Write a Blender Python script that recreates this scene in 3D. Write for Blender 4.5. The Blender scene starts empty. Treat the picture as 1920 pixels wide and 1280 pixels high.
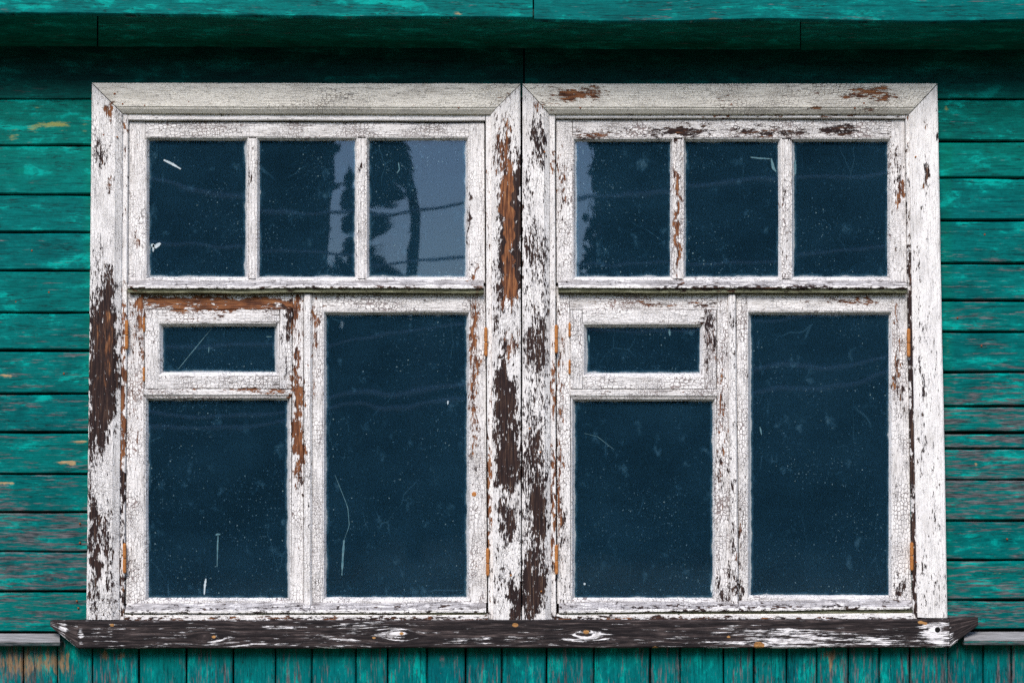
import bpy, bmesh, math, random
import numpy as np

C = bpy.context.scene
COL = C.collection
R = math.radians

# ------------------------------------------------------------------ camera
FPX, DIST, HOR = 3600.0, 5.4, 864.0        # focal length in photo pixels, metres to the wall, horizon row
PITCH = math.atan((HOR - 640.0) / FPX)
cam = bpy.data.cameras.new('camera')
cam.sensor_width = 36.0
cam.lens = FPX / 1920.0 * 36.0
cam.clip_start, cam.clip_end = 0.05, 2000.0
camo = bpy.data.objects.new('camera', cam)
camo.location = (0, -DIST, 0)
camo.rotation_euler = (math.pi / 2 + PITCH, 0, 0)
COL.objects.link(camo)
C.camera = camo

# ------------------------------------------------------------------ light
SUN_EL, SUN_AZ = 43.0, -12.0               # degrees; azimuth seen from the wall, negative = to the left
wd = bpy.data.worlds.new('World')
C.world = wd
wd.use_nodes = True
nt = wd.node_tree
nt.nodes.clear()
sky = nt.nodes.new('ShaderNodeTexSky')
sky.sky_type = 'NISHITA'
sky.sun_disc = False
sky.sun_elevation = R(SUN_EL)
sky.sun_rotation = R(180.0 - SUN_AZ)
sky.air_density, sky.dust_density, sky.ozone_density = 1.0, 0.8, 1.6
bg = nt.nodes.new('ShaderNodeBackground')
bg.inputs['Strength'].default_value = 0.13
out = nt.nodes.new('ShaderNodeOutputWorld')
nt.links.new(sky.outputs[0], bg.inputs[0])
nt.links.new(bg.outputs[0], out.inputs[0])

sl = bpy.data.lights.new('sun', 'SUN')
sl.energy = 2.2
sl.angle = R(26)
sl.color = (1.0, 0.94, 0.87)
so = bpy.data.objects.new('sun', sl)
# direction the light comes from: in front of the wall (-Y), a little to the left
so.rotation_euler = (R(90.0 - SUN_EL), 0, R(SUN_AZ))
so.location = (0, -20, 20)
COL.objects.link(so)

vs = C.view_settings
vs.view_transform, vs.look = 'Standard', 'None'
vs.exposure, vs.gamma = 1.00, 1.0
vs.use_curve_mapping = False
C.cycles.use_denoising = False
C.cycles.use_adaptive_sampling = False
C.cycles.max_bounces = 8
C.cycles.transparent_max_bounces = 12

# ------------------------------------------------------------------ photo <-> world helpers
cP, sP = math.cos(PITCH), math.sin(PITCH)

def P(px, py, y):
    """point of the vertical plane Y = y seen at photo pixel (px, py)"""
    dx, du = (px - 960.0) / FPX, (640.0 - py) / FPX
    ry, rz = cP - du * sP, sP + du * cP
    t = (y + DIST) / ry
    return np.array((dx * t, y, rz * t))

def project(V):
    x, y, z = V[:, 0], V[:, 1] + DIST, V[:, 2]
    d = y * cP + z * sP
    up = -y * sP + z * cP
    return 960.0 + FPX * x / d, 640.0 - FPX * up / d

rng = np.random.default_rng(7)
_seed = [0]

def wob(t, seed, amp):
    """slow hand-made irregularity along a board (t in metres)"""
    r = np.random.default_rng(seed)
    o = np.zeros_like(t)
    for k in range(5):
        o += r.normal() * np.sin(t * r.uniform(2, 9) * (1 + k) + r.uniform(0, 6.3)) / (1 + 0.7 * k)
    return o * amp

class MB:
    """collects boards and panels, then links them as one mesh object"""
    def __init__(self):
        self.v, self.f, self.fm = [], [], []
        self.a = {k: [] for k in ('gc', 'wear', 'rust', 'crack', 'moss', 'tone', 'dark', 'grey')}
        self.n = 0

    def add(self, V, F, attrs, mi=0):
        self.v.append(V)
        self.f += [tuple(int(i) + self.n for i in f) for f in F]
        self.fm += [mi] * len(F)
        for k in self.a:
            d = attrs.get(k)
            if d is None:
                d = np.zeros((len(V), 3)) if k == 'gc' else np.zeros(len(V))
            self.a[k].append(d)
        self.n += len(V)

    def board(self, q, yf=0.0, yb=0.03, axis='h', prof=None, bev=0.0025, step=4.0, field=None, wobble=0.0004,
              n=None, mi=0, over=None, knots=(), us=None, lift=0.0006):
        """q: TL, TR, BR, BL as photo pixels on the plane yf (or as 3-D points with a normal n)"""
        _seed[0] += 1
        seed = _seed[0]
        if n is None:
            c = [P(p[0], p[1], yf) for p in q]
            n = np.array((0.0, -1.0, 0.0))
            depth = yb - yf
        else:
            c = [np.array(p, float) for p in q]
            n = np.array(n, float); n /= np.linalg.norm(n)
            depth = yb
        tl, tr, br, bl = c
        if axis == 'v':
            s0, s1, e0, e1 = tl, tr, bl, br          # start edge (v=0..1), end edge
        else:
            s0, s1, e0, e1 = tl, bl, tr, br
        L = 0.5 * (np.linalg.norm(e0 - s0) + np.linalg.norm(e1 - s1))
        W = 0.5 * (np.linalg.norm(s1 - s0) + np.linalg.norm(e1 - e0))
        st = step * DIST / FPX
        nu = max(2, int(L / st) + 1)
        u = np.linspace(0, 1, nu + 1) if us is None else np.asarray(us, float)
        if prof is None:
            b = min(0.3, bev / W)
            prof = [(0, bev), (b, 0), (1 - b, 0), (1, bev)]
        vv, dd = [prof[0][0]], [prof[0][1]]
        for (a0, d0), (a1, d1) in zip(prof[:-1], prof[1:]):
            k = max(1, int(math.ceil((a1 - a0) * W / st)))
            for j in range(1, k + 1):
                vv.append(a0 + (a1 - a0) * j / k); dd.append(d0 + (d1 - d0) * j / k)
        v = np.array([vv[0]] + vv + [vv[-1]]); d = np.array([depth] + dd + [depth])
        U, Vv = np.meshgrid(u, v, indexing='ij')
        D = np.broadcast_to(d, U.shape).copy()
        if lift and len(v) > 4:
            li = wob(u * L, seed + 500, lift)[:, None] * np.ones_like(U)
            D[:, 1:-1] += li[:, 1:-1]
        across = (s1 - s0) / max(1e-9, np.linalg.norm(s1 - s0))
        X = ((1 - U) * (1 - Vv))[..., None] * s0 + ((1 - U) * Vv)[..., None] * s1 + (U * (1 - Vv))[..., None] * e0 + (U * Vv)[..., None] * e1
        if wobble:
            w0, w1 = wob(u * L, seed + 1000, wobble), wob(u * L, seed + 2000, wobble)
            X = X + (w0[:, None] * (1 - Vv) + w1[:, None] * Vv)[..., None] * across
        X = X - D[..., None] * n
        nv = len(v)
        V = X.reshape(-1, 3)
        uu, v2 = U.ravel(), Vv.ravel()
        I = np.arange(len(u) * nv).reshape(len(u), nv)
        F = []
        a, b_, c_, d_ = I[:-1, :-1].ravel(), I[:-1, 1:].ravel(), I[1:, 1:].ravel(), I[1:, :-1].ravel()
        F += list(zip(a, b_, c_, d_))
        F += list(zip(I[:-1, -1], I[:-1, 0], I[1:, 0], I[1:, -1]))
        F += [tuple(I[0]), tuple(I[-1][::-1])]
        px, py = project(V)
        g = np.stack([uu * L, (v2 - 0.5) * W, np.full_like(uu, seed * 1.37)], 1)
        for (kx, ky, kr, ka) in knots:                 # the grain bends round a knot
            r2 = ((px - kx) / (kr * (2.4 if axis == 'h' else 1.0))) ** 2 + ((py - ky) / (kr * (1.0 if axis == 'h' else 2.4))) ** 2
            sgn = np.tanh(((py - ky) if axis == 'h' else (px - kx)) / (0.5 * kr))
            g[:, 1] -= sgn * ka * np.exp(-r2)
        at = field(px, py, uu, v2) if field else {}
        at = {k: np.broadcast_to(np.asarray(x, float), uu.shape).copy() for k, x in at.items()}
        if over:
            for k, fn in over.items():
                at[k] = np.clip(at.get(k, 0) + fn(uu, v2), 0, 1)
        at['gc'] = g
        self.add(V, F, at, mi)

    def tube(self, pts, rad, seg=10, mi=0, at=None):
        """round bar through 3-D points, rad a number or one per point"""
        pts = [np.array(p, float) for p in pts]
        rads = rad if hasattr(rad, '__len__') else [rad] * len(pts)
        V, F = [], []
        for i, p in enumerate(pts):
            t = pts[min(i + 1, len(pts) - 1)] - pts[max(i - 1, 0)]
            t /= np.linalg.norm(t)
            h = np.array((0, 0, 1.0)) if abs(t[2]) < 0.9 else np.array((0, 1.0, 0))
            a = np.cross(t, h); a /= np.linalg.norm(a)
            b = np.cross(t, a)
            for k in range(seg):
                an = 2 * math.pi * k / seg
                V.append(p + rads[i] * (math.cos(an) * a + math.sin(an) * b))
        for i in range(len(pts) - 1):
            for k in range(seg):
                k2 = (k + 1) % seg
                F.append((i * seg + k, i * seg + k2, (i + 1) * seg + k2, (i + 1) * seg + k))
        F.append(tuple(range(seg))[::-1]); F.append(tuple((len(pts) - 1) * seg + k for k in range(seg)))
        V = np.array(V)
        d = dict(at or {})
        d['gc'] = V * 1.0
        self.add(V, F, d, mi)

    def build(self, name, mats, parent=None, fix=True, smooth=False):
        me = bpy.data.meshes.new(name)
        V = np.concatenate(self.v)
        me.from_pydata(V.tolist(), [], self.f)
        for k, arrs in self.a.items():
            A = np.concatenate(arrs).astype(np.float32)
            if k == 'gc':
                me.attributes.new(k, 'FLOAT_VECTOR', 'POINT').data.foreach_set('vector', A.ravel())
            elif np.abs(A).max() > 1e-6:
                me.attributes.new(k, 'FLOAT', 'POINT').data.foreach_set('value', A)
        for m in (mats if isinstance(mats, (list, tuple)) else [mats]):
            me.materials.append(m)
        me.polygons.foreach_set('material_index', self.fm)
        if fix:
            bm = bmesh.new(); bm.from_mesh(me)
            bmesh.ops.recalc_face_normals(bm, faces=bm.faces[:])
            bm.to_mesh(me); bm.free()
        if smooth:
            me.polygons.foreach_set('use_smooth', [True] * len(me.polygons))
        me.update()
        o = bpy.data.objects.new(name, me)
        COL.objects.link(o)
        if parent:
            o.parent = parent
            o.matrix_parent_inverse = parent.matrix_basis.inverted()
        return o

def thing(name, label, cat, loc=(0, 0, 0), group=None):
    o = bpy.data.objects.new(name, None)
    o.empty_display_size = 0.1
    COL.objects.link(o)
    o.location = tuple(float(x) for x in loc)
    return tag(o, label, cat, group)

def tag(o, label, cat, group=None, kind=None):
    o['label'] = label; o['category'] = cat
    if group: o['group'] = group
    o['kind'] = kind or 'thing'
    return o

# ------------------------------------------------------------------ node helper
class G:
    def __init__(self, name):
        self.m = bpy.data.materials.new(name)
        self.m.use_nodes = True
        self.t = self.m.node_tree
        self.t.nodes.clear()
    def node(self, ty, **kw):
        n = self.t.nodes.new(ty)
        for k, v in kw.items(): setattr(n, k, v)
        return n
    def put(self, sock, val):
        if val is None: return
        if isinstance(val, bpy.types.NodeSocket): self.t.links.new(val, sock)
        elif isinstance(val, (tuple, list)):
            sock.default_value = tuple(val) + ((1.0,) if len(val) == 3 and sock.type == 'RGBA' else ())
        else: sock.default_value = val
    def m_(self, op, a, b=None, c=None, clamp=False):
        n = self.node('ShaderNodeMath', operation=op, use_clamp=clamp)
        for i, x in enumerate((a, b, c)): self.put(n.inputs[i], x)
        return n.outputs[0]
    def add(self, a, b): return self.m_('ADD', a, b)
    def sub(self, a, b): return self.m_('SUBTRACT', a, b)
    def mul(self, a, b): return self.m_('MULTIPLY', a, b)
    def mx(self, a, b): return self.m_('MAXIMUM', a, b)
    def mn(self, a, b): return self.m_('MINIMUM', a, b)
    def vec(self, v, s, off=None):
        n = self.node('ShaderNodeVectorMath', operation='MULTIPLY_ADD')
        self.put(n.inputs[0], v); self.put(n.inputs[1], s); self.put(n.inputs[2], off or (0, 0, 0))
        return n.outputs[0]
    def vadd(self, a, b):
        n = self.node('ShaderNodeVectorMath', operation='ADD')
        self.put(n.inputs[0], a); self.put(n.inputs[1], b)
        return n.outputs[0]
    def noise(self, v, scale, detail=4, rough=0.55, dist=0.0, color=False):
        n = self.node('ShaderNodeTexNoise')
        self.put(n.inputs['Vector'], v)
        n.inputs['Scale'].default_value = scale; n.inputs['Detail'].default_value = detail
        n.inputs['Roughness'].default_value = rough; n.inputs['Distortion'].default_value = dist
        return n.outputs['Color'] if color else n.outputs[0]
    def vor(self, v, scale, feature='F1', rand=1.0):
        n = self.node('ShaderNodeTexVoronoi', feature=feature)
        self.put(n.inputs['Vector'], v)
        n.inputs['Scale'].default_value = scale; n.inputs['Randomness'].default_value = rand
        return n
    def step(self, x, lo, hi, a=0.0, b=1.0):
        n = self.node('ShaderNodeMapRange', interpolation_type='SMOOTHSTEP')
        for k, val in (('Value', x), ('From Min', lo), ('From Max', hi), ('To Min', a), ('To Max', b)): self.put(n.inputs[k], val)
        return n.outputs[0]
    def mix(self, f, a, b, mode='MIX'):
        n = self.node('ShaderNodeMix', data_type='RGBA', blend_type=mode)
        self.put(n.inputs[0], f); self.put(n.inputs[6], a); self.put(n.inputs[7], b)
        return n.outputs[2]
    def ramp(self, f, stops):
        n = self.node('ShaderNodeValToRGB')
        e = n.color_ramp.elements
        while len(e) < len(stops): e.new(0.5)
        for el, (p, c) in zip(e, stops):
            el.position = p; el.color = tuple(c) + (1.0,)
        self.put(n.inputs[0], f)
        return n.outputs[0]
    def attr(self, name, vec=False):
        n = self.node('ShaderNodeAttribute', attribute_name=name)
        return n.outputs['Vector'] if vec else n.outputs['Fac']
    def sep(self, v):
        n = self.node('ShaderNodeSeparateXYZ'); self.put(n.inputs[0], v)
        return n.outputs
    def bump(self, h, strength, dist):
        n = self.node('ShaderNodeBump')
        n.inputs['Strength'].default_value = strength; n.inputs['Distance'].default_value = dist
        self.put(n.inputs['Height'], h)
        return n.outputs[0]
    def principled(self, col, rough, normal=None, spec=0.3, metal=0.0):
        n = self.node('ShaderNodeBsdfPrincipled')
        self.put(n.inputs['Base Color'], col); self.put(n.inputs['Roughness'], rough)
        self.put(n.inputs['Normal'], normal); self.put(n.inputs['Specular IOR Level'], spec)
        self.put(n.inputs['Metallic'], metal)
        return n.outputs[0]
    def done(self, shader):
        o = self.node('ShaderNodeOutputMaterial')
        self.t.links.new(shader, o.inputs['Surface'])
        return self.m

# ------------------------------------------------------------------ materials
def mat_white():
    g = G('peeling_white_paint')
    gc = g.attr('gc', True)
    wear, rust, crk, moss = g.attr('wear'), g.attr('rust'), g.attr('crack'), g.attr('moss')
    wn_ = g.node('ShaderNodeTexWhiteNoise', noise_dimensions='1D')     # every member has cracked to its own degree
    g.put(wn_.inputs['W'], g.sep(gc)[2])
    crk = g.mul(crk, g.m_('MULTIPLY_ADD', wn_.outputs['Value'], 0.75, 0.55))
    # flakes: streaky noise along the grain and whole cells of the crackle
    jit = g.vec(g.noise(gc, 90, 3, 0.6, color=True), (0.0045, 0.003, 0), (-0.00225, -0.0015, 0))
    cv = g.vec(g.vadd(gc, jit), (0.66, 1.0, 1.0))
    ve = g.vor(cv, 122, 'DISTANCE_TO_EDGE', 0.72).outputs['Distance']
    vc = g.sep(g.vor(cv, 122, 'F1', 0.72).outputs['Color'])[0]
    ve2 = g.vor(cv, 230, 'DISTANCE_TO_EDGE', 0.72).outputs['Distance']
    st = g.vec(gc, (1.0, 4.0, 1.0))
    n1 = g.noise(st, 26, 9, 0.76)
    n1 = g.m_('MULTIPLY_ADD', g.sub(n1, 0.5), 3.0, 0.5)
    n0 = g.noise(g.vec(gc, (1, 2.2, 1)), 7, 3, 0.5)
    fine = g.noise(g.vec(gc, (1, 3.5, 1)), 120, 4, 0.7)
    F = g.add(g.add(g.mul(n1, 0.56), g.mul(vc, 0.20)), g.mul(g.m_('MULTIPLY_ADD', g.sub(fine, 0.5), 2.6, 0.5), 0.30))
    mid = g.noise(g.vec(gc, (1, 4.2, 1)), 58, 4, 0.62)
    F = g.add(F, g.mul(g.sub(mid, 0.5), 1.35))
    F = g.add(F, g.mul(g.sub(n0, 0.5), 0.25))
    thr = g.m_('MULTIPLY_ADD', wear, 1.12, 0.0)
    peel = g.step(g.sub(thr, F), -0.012, 0.022)
    # cracks
    cn = g.noise(g.vec(gc, (1, 1.6, 1)), 9, 4, 0.6)
    wd_ = g.mul(g.mul(crk, g.step(cn, 0.38, 0.74)), 0.125)
    crack = g.step(g.sub(wd_, ve), -0.012, 0.03)
    wd2 = g.mul(g.mul(crk, g.step(g.noise(gc, 11, 2, 0.5), 0.42, 0.7)), 0.085)
    crack2 = g.mul(g.step(g.sub(wd2, ve2), -0.01, 0.035), 0.85)
    # long checks along the grain
    ln = g.noise(g.vec(gc, (1.0, 26.0, 1.0)), 9, 4, 0.6)
    lines = g.mul(g.step(ln, 0.66, 0.70), g.m_('MULTIPLY_ADD', wear, 0.8, 0.15, clamp=True))
    hl = g.noise(g.vec(gc, (1.0, 22.0, 1.0)), 7, 3, 0.55)
    hl2 = g.noise(g.vec(gc, (1.0, 34.0, 1.0)), 15, 2, 0.5)
    hm = g.noise(g.vec(gc, (1, 3, 1)), 13, 4, 0.6)
    hair1 = g.mul(g.step(g.m_('ABSOLUTE', g.sub(hl, 0.5)), 0.004, 0.016, 1, 0), g.step(hm, 0.47, 0.60))
    hair2 = g.mul(g.step(g.m_('ABSOLUTE', g.sub(hl2, 0.53)), 0.005, 0.018, 1, 0), g.step(hm, 0.53, 0.40))
    crack = g.mx(g.mx(g.mx(crack, crack2), lines), g.mul(g.mx(hair1, hair2), g.m_('MULTIPLY_ADD', crk, 0.75, 0.22, clamp=True)))
    # bare timber
    gr = g.noise(g.vec(gc, (1.0, 15.0, 1.0)), 15, 6, 0.66)
    gr2 = g.noise(g.vec(gc, (1.0, 6.0, 1.0)), 18, 4, 0.6)
    darkw = g.ramp(gr, [(0.32, (0.007, 0.004, 0.004)), (0.48, (0.018, 0.009, 0.009)), (0.58, (0.040, 0.020, 0.015)), (0.70, (0.11, 0.068, 0.045))])
    rustw = g.ramp(g.m_('MULTIPLY_ADD', gr2, 0.45, g.mul(gr, 0.55)), [(0.36, (0.022, 0.010, 0.008)), (0.45, (0.075, 0.028, 0.015)), (0.53, (0.19, 0.070, 0.028)), (0.61, (0.28, 0.125, 0.052)), (0.72, (0.48, 0.28, 0.13))])
    rf = g.step(g.add(rust, g.mul(g.sub(gr2, 0.5), 1.1)), 0.32, 0.62)
    wood = g.mix(rf, darkw, rustw)
    ckc = g.mix(rust, (0.048, 0.026, 0.030), (0.13, 0.045, 0.030))
    # paint skin, a little dirty
    dn = g.noise(g.vec(gc, (1, 2, 1)), 9, 5, 0.65)
    paint = g.ramp(dn, [(0.25, (0.52, 0.49, 0.47)), (0.46, (0.73, 0.70, 0.69)), (0.68, (0.84, 0.805, 0.785))])
    hair = g.noise(g.vec(gc, (1, 14, 1)), 40, 3, 0.6)
    paint = g.mix(g.step(hair, 0.58, 0.72, 0, 0.35), paint, (0.42, 0.36, 0.34))
    spot = g.step(g.noise(gc, 210, 2, 0.5), 0.69, 0.75, 0, 0.7)
    paint = g.mix(spot, paint, (0.17, 0.10, 0.08))
    halo = g.step(g.sub(thr, F), -0.07, 0.0, 0, 0.40)
    paint = g.mix(halo, paint, g.mix(rust, (0.42, 0.37, 0.37), (0.50, 0.33, 0.22)))
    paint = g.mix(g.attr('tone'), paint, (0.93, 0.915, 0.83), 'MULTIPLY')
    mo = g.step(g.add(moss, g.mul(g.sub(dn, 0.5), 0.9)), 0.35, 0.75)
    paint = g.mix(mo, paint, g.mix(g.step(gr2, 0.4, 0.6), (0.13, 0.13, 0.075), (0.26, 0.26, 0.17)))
    gy = g.attr('grey')
    gm = g.step(g.add(gy, g.mul(g.sub(g.noise(g.vec(gc, (1, 7, 1)), 22, 6, 0.7), 0.5), 1.6)), 0.36, 0.62)
    paint = g.mix(g.mul(gm, 0.92), paint, g.ramp(gr, [(0.32, (0.10, 0.085, 0.085)), (0.5, (0.27, 0.255, 0.26)), (0.66, (0.44, 0.42, 0.43))]))
    col = g.mix(g.mul(crack, 0.80), paint, ckc)
    col = g.mix(peel, col, wood)
    h = g.sub(1.0, g.mx(peel, g.mul(crack, 0.8)))
    h = g.add(h, g.mul(g.mul(gr, peel), 0.5))
    h = g.add(h, g.add(g.mul(hair, 0.12), g.mul(vc, 0.14)))
    nrm = g.bump(h, 0.9, 0.0032)
    rough = g.m_('MULTIPLY_ADD', peel, 0.3, 0.52)
    return g.done(g.principled(col, rough, nrm, 0.22))

def mat_teal(name, vertical=False, deep=False):
    g = G(name)
    gc = g.attr('gc', True)
    wear, rust, tone, dark = g.attr('wear'), g.attr('rust'), g.attr('tone'), g.attr('dark')
    st = g.vec(gc, (1, 3.2, 1))
    b1 = g.noise(st, 7.0, 9, 0.66, 0.3)
    b2 = g.noise(g.vec(gc, (1, 2.0, 1)), 19, 7, 0.72)
    gr = g.noise(g.vec(gc, (1, 26, 1)), 6, 7, 0.70)
    gf = g.noise(g.vec(gc, (1, 10, 1)), 26, 6, 0.70)
    mott = g.m_('MULTIPLY_ADD', b2, 0.4, g.mul(b1, 0.6))
    blue = g.ramp(mott, [(0.30, (0.0, 0.045, 0.055)), (0.44, (0.0, 0.080, 0.090)), (0.54, (0.0, 0.132, 0.138)), (0.63, (0.0, 0.205, 0.20)), (0.74, (0.0, 0.38, 0.34))])
    green = g.ramp(mott, [(0.30, (0.0, 0.060, 0.042)), (0.44, (0.0, 0.100, 0.070)), (0.54, (0.0, 0.155, 0.118)), (0.63, (0.0, 0.22, 0.175)), (0.74, (0.0, 0.37, 0.31))])
    col = g.mix(tone, blue, green)
    # sharp-edged patches where the brighter older coat shows
    bv = g.node('ShaderNodeTexWhiteNoise', noise_dimensions='1D')
    g.put(bv.inputs['W'], g.sep(gc)[2])
    rc = g.sep(bv.outputs['Color'])
    col = g.mix(g.mul(rc[0], 0.38), col, (0.0, 0.055, 0.066))
    col = g.mix(g.mul(rc[1], 0.22), col, (0.0, 0.25, 0.19))
    sp = g.noise(g.vec(gc, (1, 1.6, 1)), 75, 6, 0.75)
    col = g.mix(g.step(sp, 0.55, 0.66, 0, 0.45), col, (0.0, 0.05, 0.055))
    if vertical: col = g.mix(1.0, col, (1.0, 1.02, 1.08), 'MULTIPLY')
    p = g.step(g.add(g.mul(b1, 0.62), g.add(g.mul(b2, 0.3), g.mul(gf, 0.16))), 0.575, 0.635)
    col = g.mix(g.mul(p, 0.58), col, (0.0, 0.36, 0.305))
    # dark grain
    col = g.mix(g.step(gr, 0.52, 0.68, 0, 0.72), col, (0.0, 0.022, 0.028))
    col = g.mix(g.step(gf, 0.50, 0.72, 0, 0.68), col, (0.0, 0.034, 0.044))
    col = g.mix(g.step(gf, 0.30, 0.44, 0.22, 0), col, (0.0, 0.40, 0.37))
    hl = g.noise(g.vec(gc, (1.0, 20.0, 1.0)), 6, 4, 0.6)
    hm = g.noise(g.vec(gc, (1, 3, 1)), 8, 4, 0.6)
    col = g.mix(g.mul(g.step(g.m_('ABSOLUTE', g.sub(hl, 0.5)), 0.005, 0.020, 0.85, 0), g.step(hm, 0.44, 0.58)), col, (0.004, 0.012, 0.014))
    # worn to grey wood along the grain
    wn = g.noise(g.vec(gc, (1, 11, 1)), 9, 8, 0.68)
    wn = g.m_('MULTIPLY_ADD', g.sub(wn, 0.5), 2.6, 0.5)
    wm = g.step(g.sub(g.sub(wear, wn), g.mul(g.sub(gf, 0.5), 1.1)), -0.10, 0.16)
    grey = g.ramp(gf, [(0.32, (0.17, 0.145, 0.155)), (0.47, (0.080, 0.068, 0.076)), (0.58, (0.020, 0.017, 0.021))])
    col = g.mix(g.mul(wm, 0.85), col, grey)
    # small red-brown flecks
    fl = g.noise(g.vec(gc, (1, 5, 1)), 60, 5, 0.7)
    col = g.mix(g.mul(g.step(fl, 0.665, 0.70), g.m_('MULTIPLY_ADD', wear, 1.2, 0.10, clamp=True)), col, (0.20, 0.085, 0.06))
    # ochre where the wood is fresh or the green gone
    on = g.noise(g.vec(gc, (1, 4, 1)), 22, 6, 0.7)
    om = g.step(g.add(rust, g.mul(g.sub(on, 0.5), 1.5)), 0.33, 0.58)
    oc = g.ramp(gf, [(0.3, (0.50, 0.34, 0.17)), (0.5, (0.33, 0.215, 0.11)), (0.7, (0.10, 0.060, 0.035))])
    oc = g.mix(1.0, oc, (0.66, 0.62, 0.64), 'MULTIPLY') if vertical else g.mix(g.step(tone, 0.4, 0.9), oc, (0.24, 0.25, 0.075))
    col = g.mix(g.mul(om, 0.85), col, oc)
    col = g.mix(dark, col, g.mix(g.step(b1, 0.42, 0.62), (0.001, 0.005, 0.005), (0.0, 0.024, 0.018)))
    h = g.add(g.mul(gf, -0.6), g.add(g.mul(gr, -0.7), g.mul(p, 0.25)))
    nrm = g.bump(h, 0.5, 0.0016)
    rough = g.m_('MULTIPLY_ADD', wm, 0.25, 0.5)
    return g.done(g.principled(col, rough, nrm, 0.04))

def mat_sill():
    g = G('weathered_sill_timber')
    gc = g.attr('gc', True)
    wear, rust, moss = g.attr('wear'), g.attr('rust'), g.attr('moss')
    gr = g.noise(g.vec(gc, (1, 26, 1)), 6, 6, 0.6)
    gf = g.noise(g.vec(gc, (1, 11, 1)), 22, 6, 0.70)
    wood = g.ramp(g.m_('MULTIPLY_ADD', gf, 0.5, g.mul(gr, 0.5)), [(0.36, (0.005, 0.004, 0.005)), (0.47, (0.012, 0.009, 0.010)), (0.55, (0.032, 0.024, 0.024)), (0.66, (0.13, 0.10, 0.095))])
    pn = g.noise(g.vec(gc, (1, 17, 1)), 9, 8, 0.62)
    pn = g.m_('MULTIPLY_ADD', g.sub(pn, 0.5), 2.6, 0.5)
    pf = g.noise(g.vec(gc, (1, 4, 1)), 70, 4, 0.7)
    pm = g.noise(g.vec(gc, (1, 13, 1)), 28, 5, 0.66)
    F = g.add(g.add(g.mul(pn, 0.70), g.mul(g.sub(pm, 0.5), 1.0)), g.mul(pf, 0.30))
    left = g.mul(g.step(g.sub(F, wear), -0.02, 0.12), g.step(gf, 0.66, 0.50, 0.35, 1.0))
    paint = g.ramp(pf, [(0.3, (0.58, 0.55, 0.55)), (0.6, (0.82, 0.79, 0.80))])
    col = g.mix(left, wood, paint)
    oc = g.ramp(gf, [(0.3, (0.50, 0.29, 0.11)), (0.5, (0.34, 0.17, 0.06)), (0.7, (0.12, 0.05, 0.02))])
    col = g.mix(g.step(g.add(rust, g.mul(g.sub(pf, 0.5), 0.5)), 0.45, 0.6), col, oc)
    col = g.mix(g.step(moss, 0.4, 0.6), col, (0.004, 0.003, 0.003))
    h = g.add(g.mul(left, 0.8), g.add(g.mul(gr, -0.9), g.mul(gf, -0.7)))
    return g.done(g.principled(col, 0.72, g.bump(h, 0.8, 0.002), 0.15))

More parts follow.
